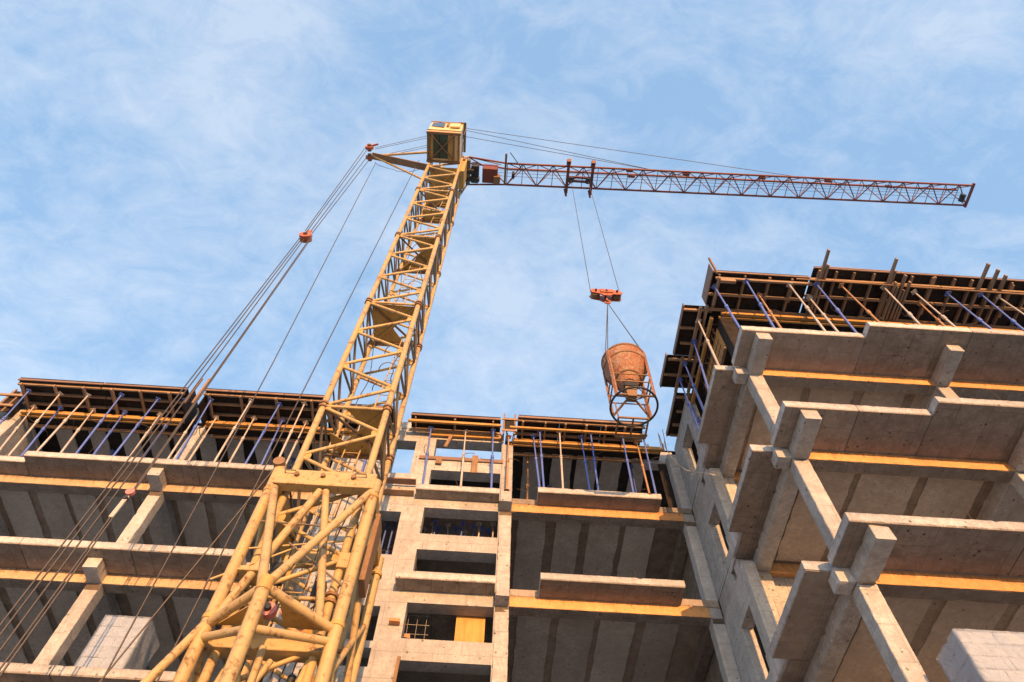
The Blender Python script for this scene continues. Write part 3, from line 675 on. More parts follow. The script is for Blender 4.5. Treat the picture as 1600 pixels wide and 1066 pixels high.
for i, (x, y, c) in enumerate(((-11.6, 14.2, 'b'), (-9.3, 14.0, 'b'), (-6.1, 14.1, 'b'), (1.0, 13.5, 'r'), (1.75, 14.6, 'b'), (2.6, 15.6, 'b'), (3.55, 14.8, 'r'), (4.15, 13.6, 'b'))):
    lab = ('%s prop standing inside the top storey %s' % (CN[c], ('behind the left deck, far left', 'behind the left deck, near the ropes', 'behind the left deck, near the crane')[i])) if i < 3 else \
          '%s prop inside the middle bay of the top storey, %s from the left' % (CN[c], ORD[i - 3])
    prop(x, y, S[4] + TH, x, y, DECK - .02, c, lab, 'props inside the top storey')
for i in range(15):
    x = -1.66 + i * .125 + rnd.uniform(-.03, .03); c = rnd.choice('bbbwwr')
    prop(x, 13.35 + rnd.uniform(-.1, .5), S[3] + 1.585, x + rnd.gauss(0, .05), 13.4 + rnd.uniform(-.1, .4), S[4] - .03, rnd.choice('bbw') if i < 9 else c,
         'prop crowded inside the wide stair window below the top balcony, %s from the left' % (ORD + ['fourteenth', 'fifteenth'])[i], 'props crowded behind the stair window')
for i in range(3):
    x = -2.7 + .17 * i
    prop(x, 13.3 + .05 * i, S[3] + TH, x + .03, 13.35, S[4] - .03, 'b', 'blue prop inside the narrow stair window beside the crane, %s' % ('leftmost of three', 'middle of three', 'rightmost of three')[i], 'props behind the narrow stair window')

# ------------------------------------------------------------------ small things on the building
pn = tag(MB().box(-.62, .02, 13.08, 13.10, 11.14, 12.4, .003).build('plywood_panel', 'yply'), 'yellow plywood panel standing inside the lower stair window', 'panel')
ms = thing('rebar_mesh', (-1.4, 13.2, 11.14), 'rebar mesh standing inside the lower stair window, left of the yellow panel', 'rebar')
for i in range(3): MB().tube((-1.68 + i * .2, 13.2, 11.14), (-1.68 + i * .2, 13.2, 12.4), .004, 5).build('rebar', 'galv', ms)
for i in range(5): MB().tube((-1.8, 13.19, 11.3 + i * .24), (-1.2, 13.19, 11.3 + i * .24), .0045, 5).build('rebar', 'galv', ms)
tag(MB().box(-2.0, -1.78, 12.56, 12.69, 11.60, 11.68, .006, .006).build('brick', 'brick'), 'single orange brick wedged on the stair wall between two windows', 'brick')
tag(MB().box(-1.66, -1.54, 12.75, 12.95, 11.36, 11.45, .006, .01).build('brick', 'brick'), 'brick piece on the sill of the lower stair window', 'brick')
tag(MB().beam((-1.69, 12.66, 9.9), (-1.67, 12.66, 10.83), .07, .05, (0, 1, 0)).build('board_offcut', 'timz'), 'upright board at the left jamb of the lowest stair window', 'board')
def bundle(x0, x1, y0, y1, z0, z1, label):
    t = thing('wrapped_pallet', ((x0 + x1) / 2, (y0 + y1) / 2, z0), label, 'pallet', 'wrapped pallets on the balconies')
    X = lambda u: x0 + (x1 - x0) * u; Y = lambda u: y0 + (y1 - y0) * u; Z = lambda u: z0 + .12 + (z1 - z0 - .12) * u
    for r in range(5):
        for q in range(2):
            nx = 3 if (r + q) % 2 else 2
            for c in range(nx):
                j = lambda: rnd.uniform(-.006, .006)
                MB().box(X(c / nx) + .003 + j() * .3, X((c + 1) / nx) - .001, Y(q / 2) + .002 + j(), Y((q + 1) / 2) - .002 + j(), Z(r / 5) + .003, Z((r + 1) / 5) - .003, .008, .005).build('block', 'wrap', t)
    sk = []; sf = []                                     # stretch film drawn round the stack
    per = [(x0 - .012, y0 - .014), (x1 + .012, y0 - .014), (x1 + .012, y1 + .012), (x0 - .012, y1 + .012)]
    nn = 10; nz = 12
    for a in range(4):
        for i in range(nn):
            for q in range(nz + 1):
                u = i / nn; pa, pb = per[a], per[(a + 1) % 4]; w_ = 0 if i == 0 else rnd.uniform(-.003, .005)
                nx_, ny_ = (pb[1] - pa[1]), -(pb[0] - pa[0]); L_ = math.hypot(nx_, ny_)
                sk.append((pa[0] + (pb[0] - pa[0]) * u + nx_ / L_ * w_, pa[1] + (pb[1] - pa[1]) * u + ny_ / L_ * w_, Z(q / nz) + rnd.uniform(-.003, .003) + (.012 if q == nz else 0)))
    N_ = 4 * nn
    for i in range(N_):
        for q in range(nz): sf.append((i * (nz + 1) + q, ((i + 1) % N_) * (nz + 1) + q, ((i + 1) % N_) * (nz + 1) + q + 1, i * (nz + 1) + q + 1))
    MB().add(sk, sf, True).build('stretch_film', 'film', t)
    # loose film hanging at one side
    k = []; f = []
    for i in range(9):
        for j in range(9):
            u, v = i / 8, j / 8; k.append((x1 + .012 + .045 * math.sin(u * 9 + v * 5) * v * (1 - v) * 3 + .02, Y(.05 + .95 * u) + .05 * math.sin(7 * v), Z(.02 + .98 * v)))
    for i in range(8):
        for j in range(8): f.append((i * 9 + j, i * 9 + j + 1, (i + 1) * 9 + j + 1, (i + 1) * 9 + j))
    MB().add(k, f, True).build('loose_film', 'film', t)
    for i in range(5):
        MB().box(x0 + .0, x1, y0 - .01 + i * (y1 - y0 - .1) / 4, y0 + .09 + i * (y1 - y0 - .1) / 4, z0 + .085, z0 + .118, .003).build('pallet_board', 'timx', t)
    for i in range(3):
        x = x0 + .02 + i * (x1 - x0 - .12) / 2; MB().box(x, x + .09, y0, y1, z0, z0 + .084, .003).build('pallet_runner', 'timy', t)
bundle(-7.53, -6.65, 12.15, 12.95, S[2] + TH + .005, 11.02, 'pallet of blocks in white film on the left balcony')
bundle(6.02, 7.0, 7.32, 7.9, S[1] + TH + .005, 7.80, 'pallet of blocks in pale film on the front balcony at the lower right corner')
hz = [(4.95, 12.62, 18.35), (5.0, 12.45, 17.6), (5.05, 12.2, 16.9), (5.09, 11.9, 16.3), (5.12, 11.5, 15.75), (5.15, 11.1, 15.25), (5.2, 10.8, 14.85), (5.26, 10.7, 14.7), (5.34, 10.75, 14.75)]
tag(MB().path(hz, .011, 6).build('hose', 'hose'), 'thin pale hose hanging in the inner corner of the building', 'hose')

# ------------------------------------------------------------------ tower crane
KS = .9; CC = Vector((0, 0, 1.7))
def K(x, y=None, z=None):
    p = Vector(x) if y is None else Vector((x, y, z)); return CC + (p - CC) * KS
XL, XR, Y0, Y1 = -4.19, -2.655, 10.0, 11.53
XM, YM = (XL + XR) / 2, (Y0 + Y1) / 2
CR = thing('tower_crane', K(XM, YM, -.189), 'yellow lattice tower crane with a long red jib in front of the building', 'crane')
CR.location.z = 0
RING = [4.29, 9.93, 15.57, 21.21, 26.93, 32.63, 38.3]
LEGS = [(XL, Y0), (XR, Y0), (XR, Y1), (XL, Y1)]
for lx, ly in LEGS:
    for i in range(-1, len(RING) - 1):
        a = -.15 if i < 0 else RING[i]; c = RING[i + 1]
        MB().tube(K(lx, ly, a), K(lx, ly, c), .072, 10).build('leg', 'yellow', CR)
    for z in RING:
        for dz in (-.07, .07): MB().tube(K(lx, ly, z + dz - .03), K(lx, ly, z + dz + .03), .112, 8).build('flange', 'brown', CR)
faces = [(0, 1, 'yellow', .040), (1, 2, 'steeldk', .033), (3, 2, 'yellow', .036), (0, 3, 'steeldk', .033)]
for i in range(len(RING) - 1):
    z0, z1 = RING[i], RING[i + 1]; h = (z1 - z0) / 6
    for a, b, m, r in faces:
        A, B = LEGS[a], LEGS[b]
        for j in range(6):
            P, Q = (A, B) if j % 2 == 0 else (B, A)
            q0 = z0 + j * h + .04; q1 = z0 + (j + 1) * h - .04
            MB().tube(K(P[0], P[1], q0), K(Q[0], Q[1], q1), r, 7).build('brace', m, CR)
        MB().tube(K(A[0], A[1], z0), K(B[0], B[1], z0), r * .9, 7).build('ring_strut', m, CR)
        if m == 'steeldk':
            for j in (1, 3, 5): MB().tube(K(A[0], A[1], z0 + j * h), K(B[0], B[1], z0 + j * h), r * .7, 6).build('brace', m, CR)
for i in range(1, len(RING) - 1):                      # node plates where the braces meet the legs
    z0, z1 = RING[i], RING[i + 1]; h = (z1 - z0) / 6
    for j in range(6):
        lx = XL if j % 2 == 0 else XR; sg = 1 if lx == XL else -1
        for ly, dy in ((Y0, -.01), (Y1, .01)):
            zc = z0 + j * h
            MB().plate([K(lx + sg * .03, ly + dy, zc - .17), K(lx + sg * .20, ly + dy, zc - .06), K(lx + sg * .20, ly + dy, zc + .06), K(lx + sg * .03, ly + dy, zc + .17)], (0, 1, 0), .012).build('gusset_plate', 'yellowdk', CR)
# platforms with a gap for the ladder
def platform(z, poly, holes=None):
    p = MB().plate([K(x, y, z) for x, y in poly], (0, 0, 1), .012).build('platform', 'yellowdk', CR)
    MB().beam(K(XL + .05, Y0 + .05, z - .03), K(XR - .05, Y1 - .05, z - .03), .05, .05).build('platform_rib', 'brown', p)
    MB().beam(K(XR - .05, Y0 + .05, z - .035), K(XL + .05, Y1 - .05, z - .035), .05, .05).build('platform_rib', 'yellowdk', p)
    MB().beam(K(XL + .05, Y1 - .06, z - .05), K(XR - .05, Y1 - .06, z - .05), .06, .09).build('platform_rib', 'brown', p)
l, r_, f, k_ = XL + .09, XR - .09, Y0 + .06, Y1 - .06
platform(21.24, [(l, f), (r_, f + .03), (r_ - .06, f + .5), (r_ - .45, f + .55), (r_ - .72, f + .85), (r_ - .35, k_), (l, k_)])
platform(15.6, [(l + .45, f), (r_, f), (r_, k_), (l + .25, k_), (l, k_ - .2), (l, f + .75), (l + .42, f + 1.05), (l + .85, f + .6), (l + .7, f + .35)])
platform(26.96, [(l + .4, f), (r_, f), (r_, k_), (l + .1, k_), (l + .05, f + .9), (l + .5, f + 1.0), (l + .8, f + .5)])
platform(36.6, [(l, f), (r_, f), (r_, k_ - .55), (r_ - .5, k_ - .35), (r_ - .35, k_), (l, k_)])
platform(34.8, [(l, f + .8), (r_, f + .8), (r_, k_), (l, k_)])
platform(32.66, [(l + .1, f + .9), (r_, f + .9), (r_, k_), (l + .1, k_)])
# ladder
def ladder(x, y, z0, z1, lean=.25):
    A, B = K(x - .2, y, z0), K(x - .2 + lean, y + .05, z1); d = K(x + .18, y, z0) - K(x - .2, y, z0)
    m = MB(); m.tube(A, B, .018, 6).tube(A + d, B + d, .018, 6); ld = m.build('ladder', 'yellow', CR)
    n = int((z1 - z0) / .36)
    rg = MB()
    for i in range(1, n):
        q = A + (B - A) * (i / n); rg.tube(q, q + d, .011, 5)
    o = rg.build('ladder_rungs', 'yellow', ld); o['kind'] = 'stuff'
for z0, z1, x in ((9.93, 15.7, -3.75), (15.6, 21.3, -3.2), (21.2, 27.0, -3.75), (26.9, 32.7, -3.5), (32.6, 36.6, -3.2)): ladder(x, 11.15, z0, z1)
for z in (17.9, 18.9, 19.9, 23.5, 24.5):
    hp = [K(-3.2 + .3 * math.cos(t), 11.05 - .32 * math.sin(t), z) for t in [i * math.pi / 10 for i in range(11)]]
    MB().path(hp, .012, 5).build('ladder_hoop', 'steeldk', CR)
MB().path([K(-3.0 + .12 * math.sin(z * 1.9) + .05 * math.sin(z * 5.1), 10.9 + .1 * math.cos(z * 1.3), z) for z in [10 + i * .4 for i in range(66)]], .014, 5).build('power_cable', 'rope', CR)
MB().path([K(-3.9 + .10 * math.sin(z * 1.1), 11.3 + .1 * math.cos(z * 2.3), z) for z in [12 + i * .4 for i in range(58)]], .012, 5).build('power_cable', 'rope', CR)

# head above the mast
for lx, ly in LEGS: MB().tube(K(lx, ly, 38.3), K(XM + (lx - XM) * .15, YM + (ly - YM) * .3, 46.6), .06, 8).build('head_leg', 'yellow', CR)
for z, t in ((40.5, .8), (43.5, .48)):
    for a, b, _, _ in faces: MB().tube(K(XM + (LEGS[a][0] - XM) * t, YM + (LEGS[a][1] - YM) * t, z), K(XM + (LEGS[b][0] - XM) * t, YM + (LEGS[b][1] - YM) * t, z), .04, 6).build('brace', 'yellow', CR)
MB().tube(K(XM, YM - .45, 46.7), K(XM, YM + .45, 46.7), .16, 14).build('head_sheave', 'brown', CR)
# operator's cabin hung in front of the mast head
CX0, CX1, CY0, CY1, CZ0, CZ1 = -4.33, -2.66, 8.42, 9.92, 37.0, 39.3
def kbox(x0, x1, y0, y1, z0, z1, ch=.01, jit=0):
    p, q = K(x0, y0, z0), K(x1, y1, z1); return MB().box(p.x, q.x, p.y, q.y, p.z, q.z, ch, jit)
cab = MB()
pts = [(CX0, CY0, CZ0), (CX1, CY0, CZ0), (CX1, CY1, CZ0), (CX0, CY1, CZ0), (CX0 + .06, CY0 - .02, CZ1 - .1), (CX1 - .02, CY0 + .06, CZ1 - .05), (CX1 + .02, CY1, CZ1), (CX0, CY1, CZ1)]
cab.add([K(*p) for p in pts], [(0, 1, 5, 4), (1, 2, 6, 5), (2, 3, 7, 6), (3, 0, 4, 7), (4, 5, 6, 7), (3, 2, 1, 0)])
cabin = cab.build('cabin', 'cream', CR)
kbox(CX0 - .02, CX1 + .02, CY0 - .02, CY0 + .10, CZ0 - .07, CZ0 + .03).build('floor_frame', 'brown', cabin)
kbox(CX0 - .02, CX1 + .02, CY1 - .10, CY1 + .02, CZ0 - .07, CZ0 + .03).build('floor_frame', 'brown', cabin)
for x in (CX0 + .04, CX0 + .14, CX1 - .32, CX1 - .08): kbox(x - .035, x + .035, CY0 + .11, CY1 - .11, CZ0 - .065, CZ0 - .005).build('floor_frame', 'brown', cabin)
kbox(CX0 + .18, CX0 + .30, CY0 + .12, CY1 - .12, CZ0 - .025, CZ0 - .008, .003).build('floor_board', 'yellowdk', cabin)
kbox(CX1 - .60, CX1 - .36, CY0 + .12, CY1 - .12, CZ0 - .025, CZ0 - .008, .003).build('floor_board', 'yellowdk', cabin)
kbox(CX0 + .32, CX1 - .62, CY0 + .12, CY1 - .2, CZ0 - .022, CZ0 - .007, .003).build('floor_hatch', 'green', cabin)
kbox(CX0 + .62, CX0 + .65, CY0 + .12, CY1 - .2, CZ0 - .05, CZ0 - .024, .003).build('hatch_rib', 'iron', cabin)
MB().beam(K(CX0 + .2, CY0 + .1, CZ0 - .09), K(CX1 - .3, CY1 - .15, CZ0 - .09), .05, .04).build('floor_brace', 'brown', cabin)
MB().beam(K(CX1 - .3, CY0 + .1, CZ0 - .10), K(CX0 + .2, CY1 - .15, CZ0 - .10), .05, .04).build('floor_brace', 'brown', cabin)
kbox(CX1 - .62, CX1 - .12, CY0 - .10, CY0 - .02, CZ0 + 1.0, CZ0 + 1.7, .01).build('hatch_box', 'cream', cabin)
kbox(CX1 - .82, CX1 - .70, CY0 - .06, CY0 - .02, CZ0 + 1.2, CZ0 + 1.95, .005).build('side_vent', 'brown', cabin)
kbox(CX1 - .005, CX1 + .03, CY0 + .20, CY0 + .66, CZ0 + .75, CZ0 + 1.75, .004).build('window', 'glass', cabin)
kbox(CX1 - .005, CX1 + .03, CY0 + .78, CY1 - .16, CZ0 + .75, CZ0 + 1.75, .004).build('window', 'glass', cabin)
kbox(CX0 + .1, CX0 + .75, CY0 - .03, CY0 - .005, CZ0 + 1.05, CZ0 + 1.9, .004).build('window', 'glass', cabin)
for z in (CZ0 + .25, CZ0 + 2.05): kbox(CX0 - .02, CX1 + .02, CY0 - .05, CY0 - .015, z, z + .07, .004).build('trim', 'brown', cabin)
MB().path([K(CX1 + .05, CY0 + .1, CZ0 + .2), K(CX1 + .16, CY0 + .1, CZ0 + .25), K(CX1 + .16, CY0 + .1, CZ0 + 1.9), K(CX1 + .05, CY0 + .1, CZ0 + 1.95)], .015, 5).build('handrail', 'steeldk', cabin)
kbox(CX1 - .3, CX1 + .12, CY0 - .03, CY1 + .03, CZ1 - .02, CZ1 + .06, .01).build('roof_edge', 'steeldk', cabin)
kbox(XR - .05, XR + .28, 10.05, 11.0, 36.2, 38.4, .02).build('control_cabinet', 'yellowdk', CR)
kbox(XL - .1, XR + .2, 9.95, 10.15, 38.0, 38.4, .02).build('head_beam', 'brown', CR)
# back strut with its sheaves
TIP = (-7.75, YM, 40.4)
MB().tube(K(TIP), K(XL, Y0, 39.2), .06, 8).build('back_strut', 'yellow', CR)
MB().tube(K(TIP), K(XL + .05, Y1, 38.4), .055, 8).build('back_strut', 'yellow', CR)
MB().beam(K(TIP), K(XL + .3, YM, 38.5), .06, .34, (0, 1, 0)).build('back_strut_plate', 'brown', CR)
for dy in (-.42, .12):
    s_ = MB().tube(K(TIP[0] - .18, YM + dy - .08, 40.5), K(TIP[0] - .18, YM + dy + .08, 40.5), .21, 16); s_.build('sheave', 'orange', CR)
    MB().tube(K(TIP[0] - .18, YM + dy - .2, 40.5), K(TIP[0] - .18, YM + dy + .2, 40.5), .10, 10).build('sheave_hub', 'brown', CR)
MB().beam(K(TIP[0] - .1, YM - .5, 40.5), K(TIP[0] + .3, YM - .62, 40.6), .09, .08).build('rope_anchor', 'orange', CR)
MB().path([K(-7.6 + .30 * i - .16 * math.sin(i * 1.5) * (i < 5), 11.05 + .42 * math.sin(i * .32), 40.2 - .02 * i) for i in range(11)], .012, 5).build('power_cable', 'rope', CR)

# jib
JX0, JX1 = -.25, 25.6
def jz(x): return 38.6 + (40.25 - 38.6) * (x - 0) / 25.6
JW = .57; JH = 1.0
def J(x, k): 
    return K(x, YM + (-JW, JW, 0)[k], jz(x) + (0, 0, JH)[k])
jm = MB()
for k in range(3): jm.tube(J(JX0, k), J(JX1 - (.0, .0, .2)[k], k), (.052, .052, .055)[k], 8)
JIB = jm.build('jib', 'red', CR)
nb = 16; dx = (JX1 - JX0) / nb
for i in range(nb):
    a, c, mid = JX0 + i * dx, JX0 + (i + 1) * dx, JX0 + (i + .5) * dx
    MB().tube(J(a, 1), J(mid, 0), .026, 6).build('brace', 'red', JIB); MB().tube(J(mid, 0), J(c, 1), .026, 6).build('brace', 'red', JIB)
    MB().tube(J(a, 0), J(a, 1), .018, 5).build('brace', 'steeldk', JIB); MB().tube(J(mid, 0), J(mid, 1), .018, 5).build('brace', 'steeldk', JIB)
    for k in (0, 1):
        MB().tube(J(a, k), J(mid, 2), .023, 6).build('brace', 'red', JIB); MB().tube(J(mid, 2), J(c, k), .023, 6).build('brace', 'red', JIB)
MB().tube(J(JX1, 0), J(JX1, 1), .06, 6).build('end_bar', 'red', JIB)
MB().beam(J(JX1 - .02, 0) - Vector((0, .12, 0)), J(JX1 - .02, 1) + Vector((0, .1, 0)), .10, .12).build('end_plate', 'red', JIB)
MB().tube(K(JX1 - .5, YM - .1, jz(24) - .1), K(JX1 - .5, YM + .3, jz(24) - .1), .14, 12).build('sheave', 'iron', JIB)
for x, y in ((6.1, -.5), (6.25, -.2), (9.2, -.45), (13.4, -.45), (17.1, -.45), (20.6, -.3)):
    MB().beam(K(x, YM + y, jz(x)), K(x + .35, YM + y, jz(x)), .12, .16).build('pendant_lug', 'red', JIB)
# jib root
root_pts = [(-2.35, YM - .75, 38.7), (-2.35, YM + .62, 38.3)]
MB().tube(K(XR, Y0, 38.2), K(*root_pts[0]), .05, 8).build('root_arm', 'yellow', CR)
MB().tube(K(XR, Y1 + .1, 37.0), K(*root_pts[1]), .045, 8).build('root_arm', 'steeldk', CR)
MB().tube(K(*root_pts[0]), J(JX0, 0), .045, 8).build('root_chord', 'red', JIB); MB().tube(K(*root_pts[1]), J(JX0, 1), .045, 8).build('root_chord', 'red', JIB)
MB().tube(K(XR, YM, 40.3), J(JX0, 2), .045, 8).build('root_chord', 'red', JIB)
MB().tube(K(*root_pts[0]), K(-1.0, YM, 38.9), .03, 6).build('brace', 'red', JIB); MB().tube(K(-1.0, YM, 38.9), J(JX0, 1), .03, 6).build('brace', 'red', JIB)
MB().tube(K(-.6, YM - .45, 38.7), K(*root_pts[0]), .022, 6).build('brace', 'steeldk', JIB)
kbox(-2.42, -2.2, YM - .72, YM + .6, 38.2, 38.55, .02).build('root_crossbeam', 'steeldk', CR)
wd = kbox(-1.55, -.75, YM - .38, YM + .42, 38.1, 38.9, .03).build('trolley_winch', 'red', JIB)
kbox(-.95, -.6, YM + .0, YM + .4, 38.0, 38.5, .02).build('winch_gearbox', 'brown', wd)
kbox(-2.15, -1.75, YM - .45, YM + .5, 38.2, 38.9, .03).build('winch_motor', 'iron', wd)
MB().tube(K(-2.6, YM - .12, 38.3), K(-2.0, YM - .12, 38.3), .16, 12).build('winch_drum', 'iron', wd)
MB().tube(K(-2.6, YM + .3, 38.3), K(-1.7, YM + .3, 38.3), .13, 12).build('winch_drum', 'iron', wd)
MB().beam(K(JX0 - .1, YM - 1.12, 38.45), K(JX0 - .1, YM + .55, 38.45), .10, .10).build('rope_post', 'brown', JIB)
MB().tube(K(JX0 + .1, YM - 1.15, 38.6), K(JX0 + .75, YM - .35, 38.6), .022, 6).build('limit_rod', 'iron', JIB)
kbox(JX0 + .25, JX0 + .4, YM - .2, YM + .1, 38.1, 38.5, .02).build('limit_box', 'iron', JIB)
# trolley
TX0, TX1 = 2.98, 4.28
tz = jz(3.6) - .16
TR = MB().beam(K(TX0, YM - .78, tz), K(TX0, YM + .86, tz), .13, .16).build('trolley', 'red', CR)
MB().beam(K(TX1, YM - .78, tz), K(TX1, YM + .86, tz), .13, .16).build('trolley_crossbeam', 'red', TR)
for y in (-.05, .16): MB().beam(K(TX0, YM + y, tz - .05), K(TX1, YM + y, tz - .05), .10, .09).build('trolley_bar', 'red', TR)
for x in (TX0, TX1):
    MB().beam(K(x, YM - .95, tz - .05), K(x, YM - .70, tz + .16), .20, .16).build('wheel_bracket', 'red', TR)
    MB().beam(K(x - .1, YM + .62, tz), K(x + .02, YM + 1.0, tz - .12), .10, .12).build('wheel_bracket', 'red', TR)
for x in (TX0 + .18, TX1 - .2):
    MB().tube(K(x, YM - .09, tz - .15), K(x, YM + .2, tz - .15), .13, 12).build('sheave', 'iron', TR)
# portal round the foot of the mast
PX0, PX1, PY0, PY1, PZ = -4.40, -2.36, 9.72, 11.9, 12.55
PT = kbox(PX0, PX1, PY0 - .12, PY0 + .10, PZ - .2, PZ + .22, .008).build('portal_beam', 'yellow', CR)
for x in (PX0 + .45, XM, PX1 - .45): MB().tube(K(x, PY0 - .18, PZ + .05), K(x, PY0 - .1, PZ + .05), .05, 6).build('bolt', 'brown', PT)
for x in (PX0 + .2, PX1 - .42):
    MB().path([K(x, PY0 - .12, PZ + .1), K(x, PY0 - .2, PZ + .1), K(x + .22, PY0 - .2, PZ + .1), K(x + .22, PY0 - .12, PZ + .1)], .012, 6).build('grab_handle', 'steeldk', PT)
kbox(PX0, PX1, PY1 - .1, PY1 + .1, PZ - .2, PZ + .2, .008).build('portal_beam', 'yellow', CR)
kbox(PX0 - .02, PX0 + .18, PY0 + .1, PY1 - .1, PZ - .18, PZ + .18, .008).build('portal_beam', 'yellowdk', CR)
kbox(PX1 - .18, PX1 + .02, PY0 + .1, PY1 - .1, PZ - .18, PZ + .18, .008).build('portal_beam', 'yellowdk', CR)
for x in (PX0, PX1):
    for y, r in ((PY0, .098), (PY1, .082)):
        MB().tube(K(x, y, -.15), K(x, y, PZ + (.45 if (x == PX0 and y == PY0) else .1)), r, 12).build('portal_leg', 'yellow', CR)
NZ = 9.15; NP = (XM + .02, 8.82, NZ)
def pt_(a, b, r, m='yellow', nm='portal_brace', n=10): MB().tube(K(*a), K(*b), r, n).build(nm, m, CR)
pt_((NP[0] - .05, NP[1], NZ), (PX0 + .08, PY0 - .02, PZ - .25), .07)
pt_((NP[0], NP[1], NZ), (PX1 - .05, PY0 - .02, PZ - .2), .066)
pt_((NP[0], NP[1], NZ), (PX0, PY0, NZ - .05), .07)
pt_((NP[0], NP[1], NZ), (PX1, PY0, NZ - .05), .07)
pt_((NP[0], NP[1], NZ + .05), (NP[0] + .05, 9.0, -.15), .098, nm='portal_post', n=12)
pt_((PX0, PY0, NZ - .3), (NP[0] + .02, 8.9, 8.45), .06); pt_((NP[0] + .03, 8.9, 8.45), (PX1, PY0, NZ - .25), .06)
pt_((PX0, PY0, NZ - .2), (XM, PY0, PZ - .25), .07); pt_((PX1 - .3, PY0 + .0, NZ + .1), (XM + .12, PY0, PZ - .25), .065)
pt_((PX0, PY1, NZ - .2), (PX0, PY0, PZ - .25), .06); pt_((PX0, PY0, NZ), (PX0, PY1, 5.5), .06)
pt_((PX1, PY1, NZ - .2), (PX1, PY0, PZ - .25), .06); pt_((PX1, PY0, NZ), (PX1, PY1, 6.4), .06); pt_((PX1, PY1, NZ + 1.8), (PX1, PY0, NZ - 1.0), .05)
pt_((PX0, PY1, NZ), (PX1, PY1, PZ - .3), .06); pt_((PX1, PY1, NZ), (PX0, PY1, PZ - .3), .05)
pt_((PX0 - .02, PY0 - .05, NZ - .1), (PX0 - 1.0, PY0 - .35, 6.2), .062, 'yellow', 'outrigger_strut')
pt_((XM + .25, PY0 - .1, NZ - .7), (XM - .25, PY0 - .1, 7.0), .045, 'yellow'); pt_((XM - .25, PY0 - .1, NZ - .7), (XM + .25, PY0 - .1, 7.0), .045, 'yellow'); pt_((XM + .1, PY0 - .2, NZ - .55), (XM + .12, PY0 - .2, 6.8), .05)
for x, zz in ((PX0 + .5, 6.6), (PX1 - .35, 6.4)): pt_((x, PY0 + .3, NZ - .4), (x - .3, PY0 + .1, zz), .05)
# guide frame plates and pulleys at the node level
kbox(PX0 + .05, PX1 - .05, PY0 + .12, PY0 + .42, NZ - .35, NZ - .05, .01).build('guide_beam', 'yellow', CR)
MB().plate([K(PX0 + .1, PY0 + .1, NZ + .02), K(XM - .12, 9.2, NZ + .05), K(XM - .12, PY0 + .1, NZ + .05)], (0, 0, 1), .02).build('guide_plate', 'yellowdk', CR)
MB().plate([K(PX1 - .1, PY0 + .1, NZ + .02), K(XM + .2, PY0 + .1, NZ + .05), K(XM + .2, 9.15, NZ + .05)], (0, 0, 1), .02).build('guide_plate', 'yellowdk', CR)
for x in (XM - .12, XM + .22):
    MB().tube(K(x, PY0 - .02, NZ + .30), K(x, PY0 + .10, NZ + .30), .12, 16).build('sheave', 'pink', CR)
    MB().tube(K(x, PY0 - .1, NZ + .30), K(x, PY0 + .14, NZ + .30), .055, 10).build('sheave_hub', 'iron', CR)
kbox(XM - .3, XM + .6, PY1 - .35, PY1 - .1, NZ + 1.05, NZ + 1.35, .01).build('guide_beam', 'yellow', CR)
for x in (XM, XM + .4): MB().tube(K(x, PY1 - .5, NZ + 1.3), K(x, PY1 - .38, NZ + 1.3), .13, 14).build('sheave', 'orange', CR)
kbox(PX0 + .12, PX0 + .5, PY0 - .1, PY0 + .3, NZ + 1.0, NZ + 1.1, .008).build('bracket', 'yellow', CR)
kbox(PX1 - .35, PX1 - .05, PY0 + .15, PY0 + .5, NZ + 1.4, NZ + 1.75, .01).build('bracket', 'yellow', CR)
MB().plate([K(XM + .35, 10.4, NZ + .4), K(PX1 - .3, 10.0, NZ + .9), K(PX1 - .25, 10.2, NZ + .2), K(XM + .55, 10.6, NZ)], (0, -1, .3), .02).build('guide_plate', 'yellowdk', CR)
# climbing gear seen between the legs below
for x0, x1, y0, y1, z0, z1, m in ((-4.1, -3.75, 10.2, 10.5, 6.9, 8.6, 'brown'), (-3.7, -2.9, 10.3, 10.6, 7.7, 8.0, 'yellowdk'), (-3.3, -3.0, 10.4, 10.9, 7.0, 8.4, 'yellowdk'), (-2.85, -2.65, 10.1, 10.4, 6.8, 8.7, 'iron'), (-2.6, -2.42, 10.0, 10.3, 6.6, 8.5, 'brown'), (-3.95, -2.5, 11.2, 11.4, 7.3, 7.55, 'brown'), (-3.55, -3.15, 10.15, 10.3, 6.9, 7.5, 'iron')):
    kbox(x0, x1, y0, y1, z0, z1, .02).build('climbing_gear', m, CR)
for x in (-3.45, -2.95): MB().tube(K(x, 10.2, 6.4), K(x, 10.2, 8.6), .06, 10).build('climbing_ram', 'iron', CR)
for x, y in ((PX0, PY0), (PX1, PY0), (PX0, PY1), (PX1, PY1)):
    for z in (NZ + .05, 6.2, PZ - .35):
        MB().tube(K(x, y, z - .04), K(x, y, z + .04), .112, 12).build('collar', 'yellowdk', CR)
MB().tube(K(NP[0], NP[1], NZ - .1), K(NP[0], NP[1], NZ + .14), .108, 12).build('collar', 'yellowdk', CR)
for i, (a, b) in enumerate((((PX0, PY0, 10.7), (XR, Y0, 11.3)), ((PX0 + .1, PY0, 11.4), (PX1 - .2, PY0, 11.35)), ((PX0 - .25, PY0 - .1, 9.9), (PX0 + .9, PY0 + .1, 10.9)), ((XM - .2, PY0, 10.9), (PX1 + .05, PY0, 9.9)), ((PX1, PY0, 10.6), (XR, Y1, 12.2)), ((PX0, PY1, 10.0), (PX1, PY0, 10.2)))):
    MB().tube(K(*a), K(*b), .018, 6).build('tie_rod', 'steeldk' if i % 2 else 'yellow', CR)
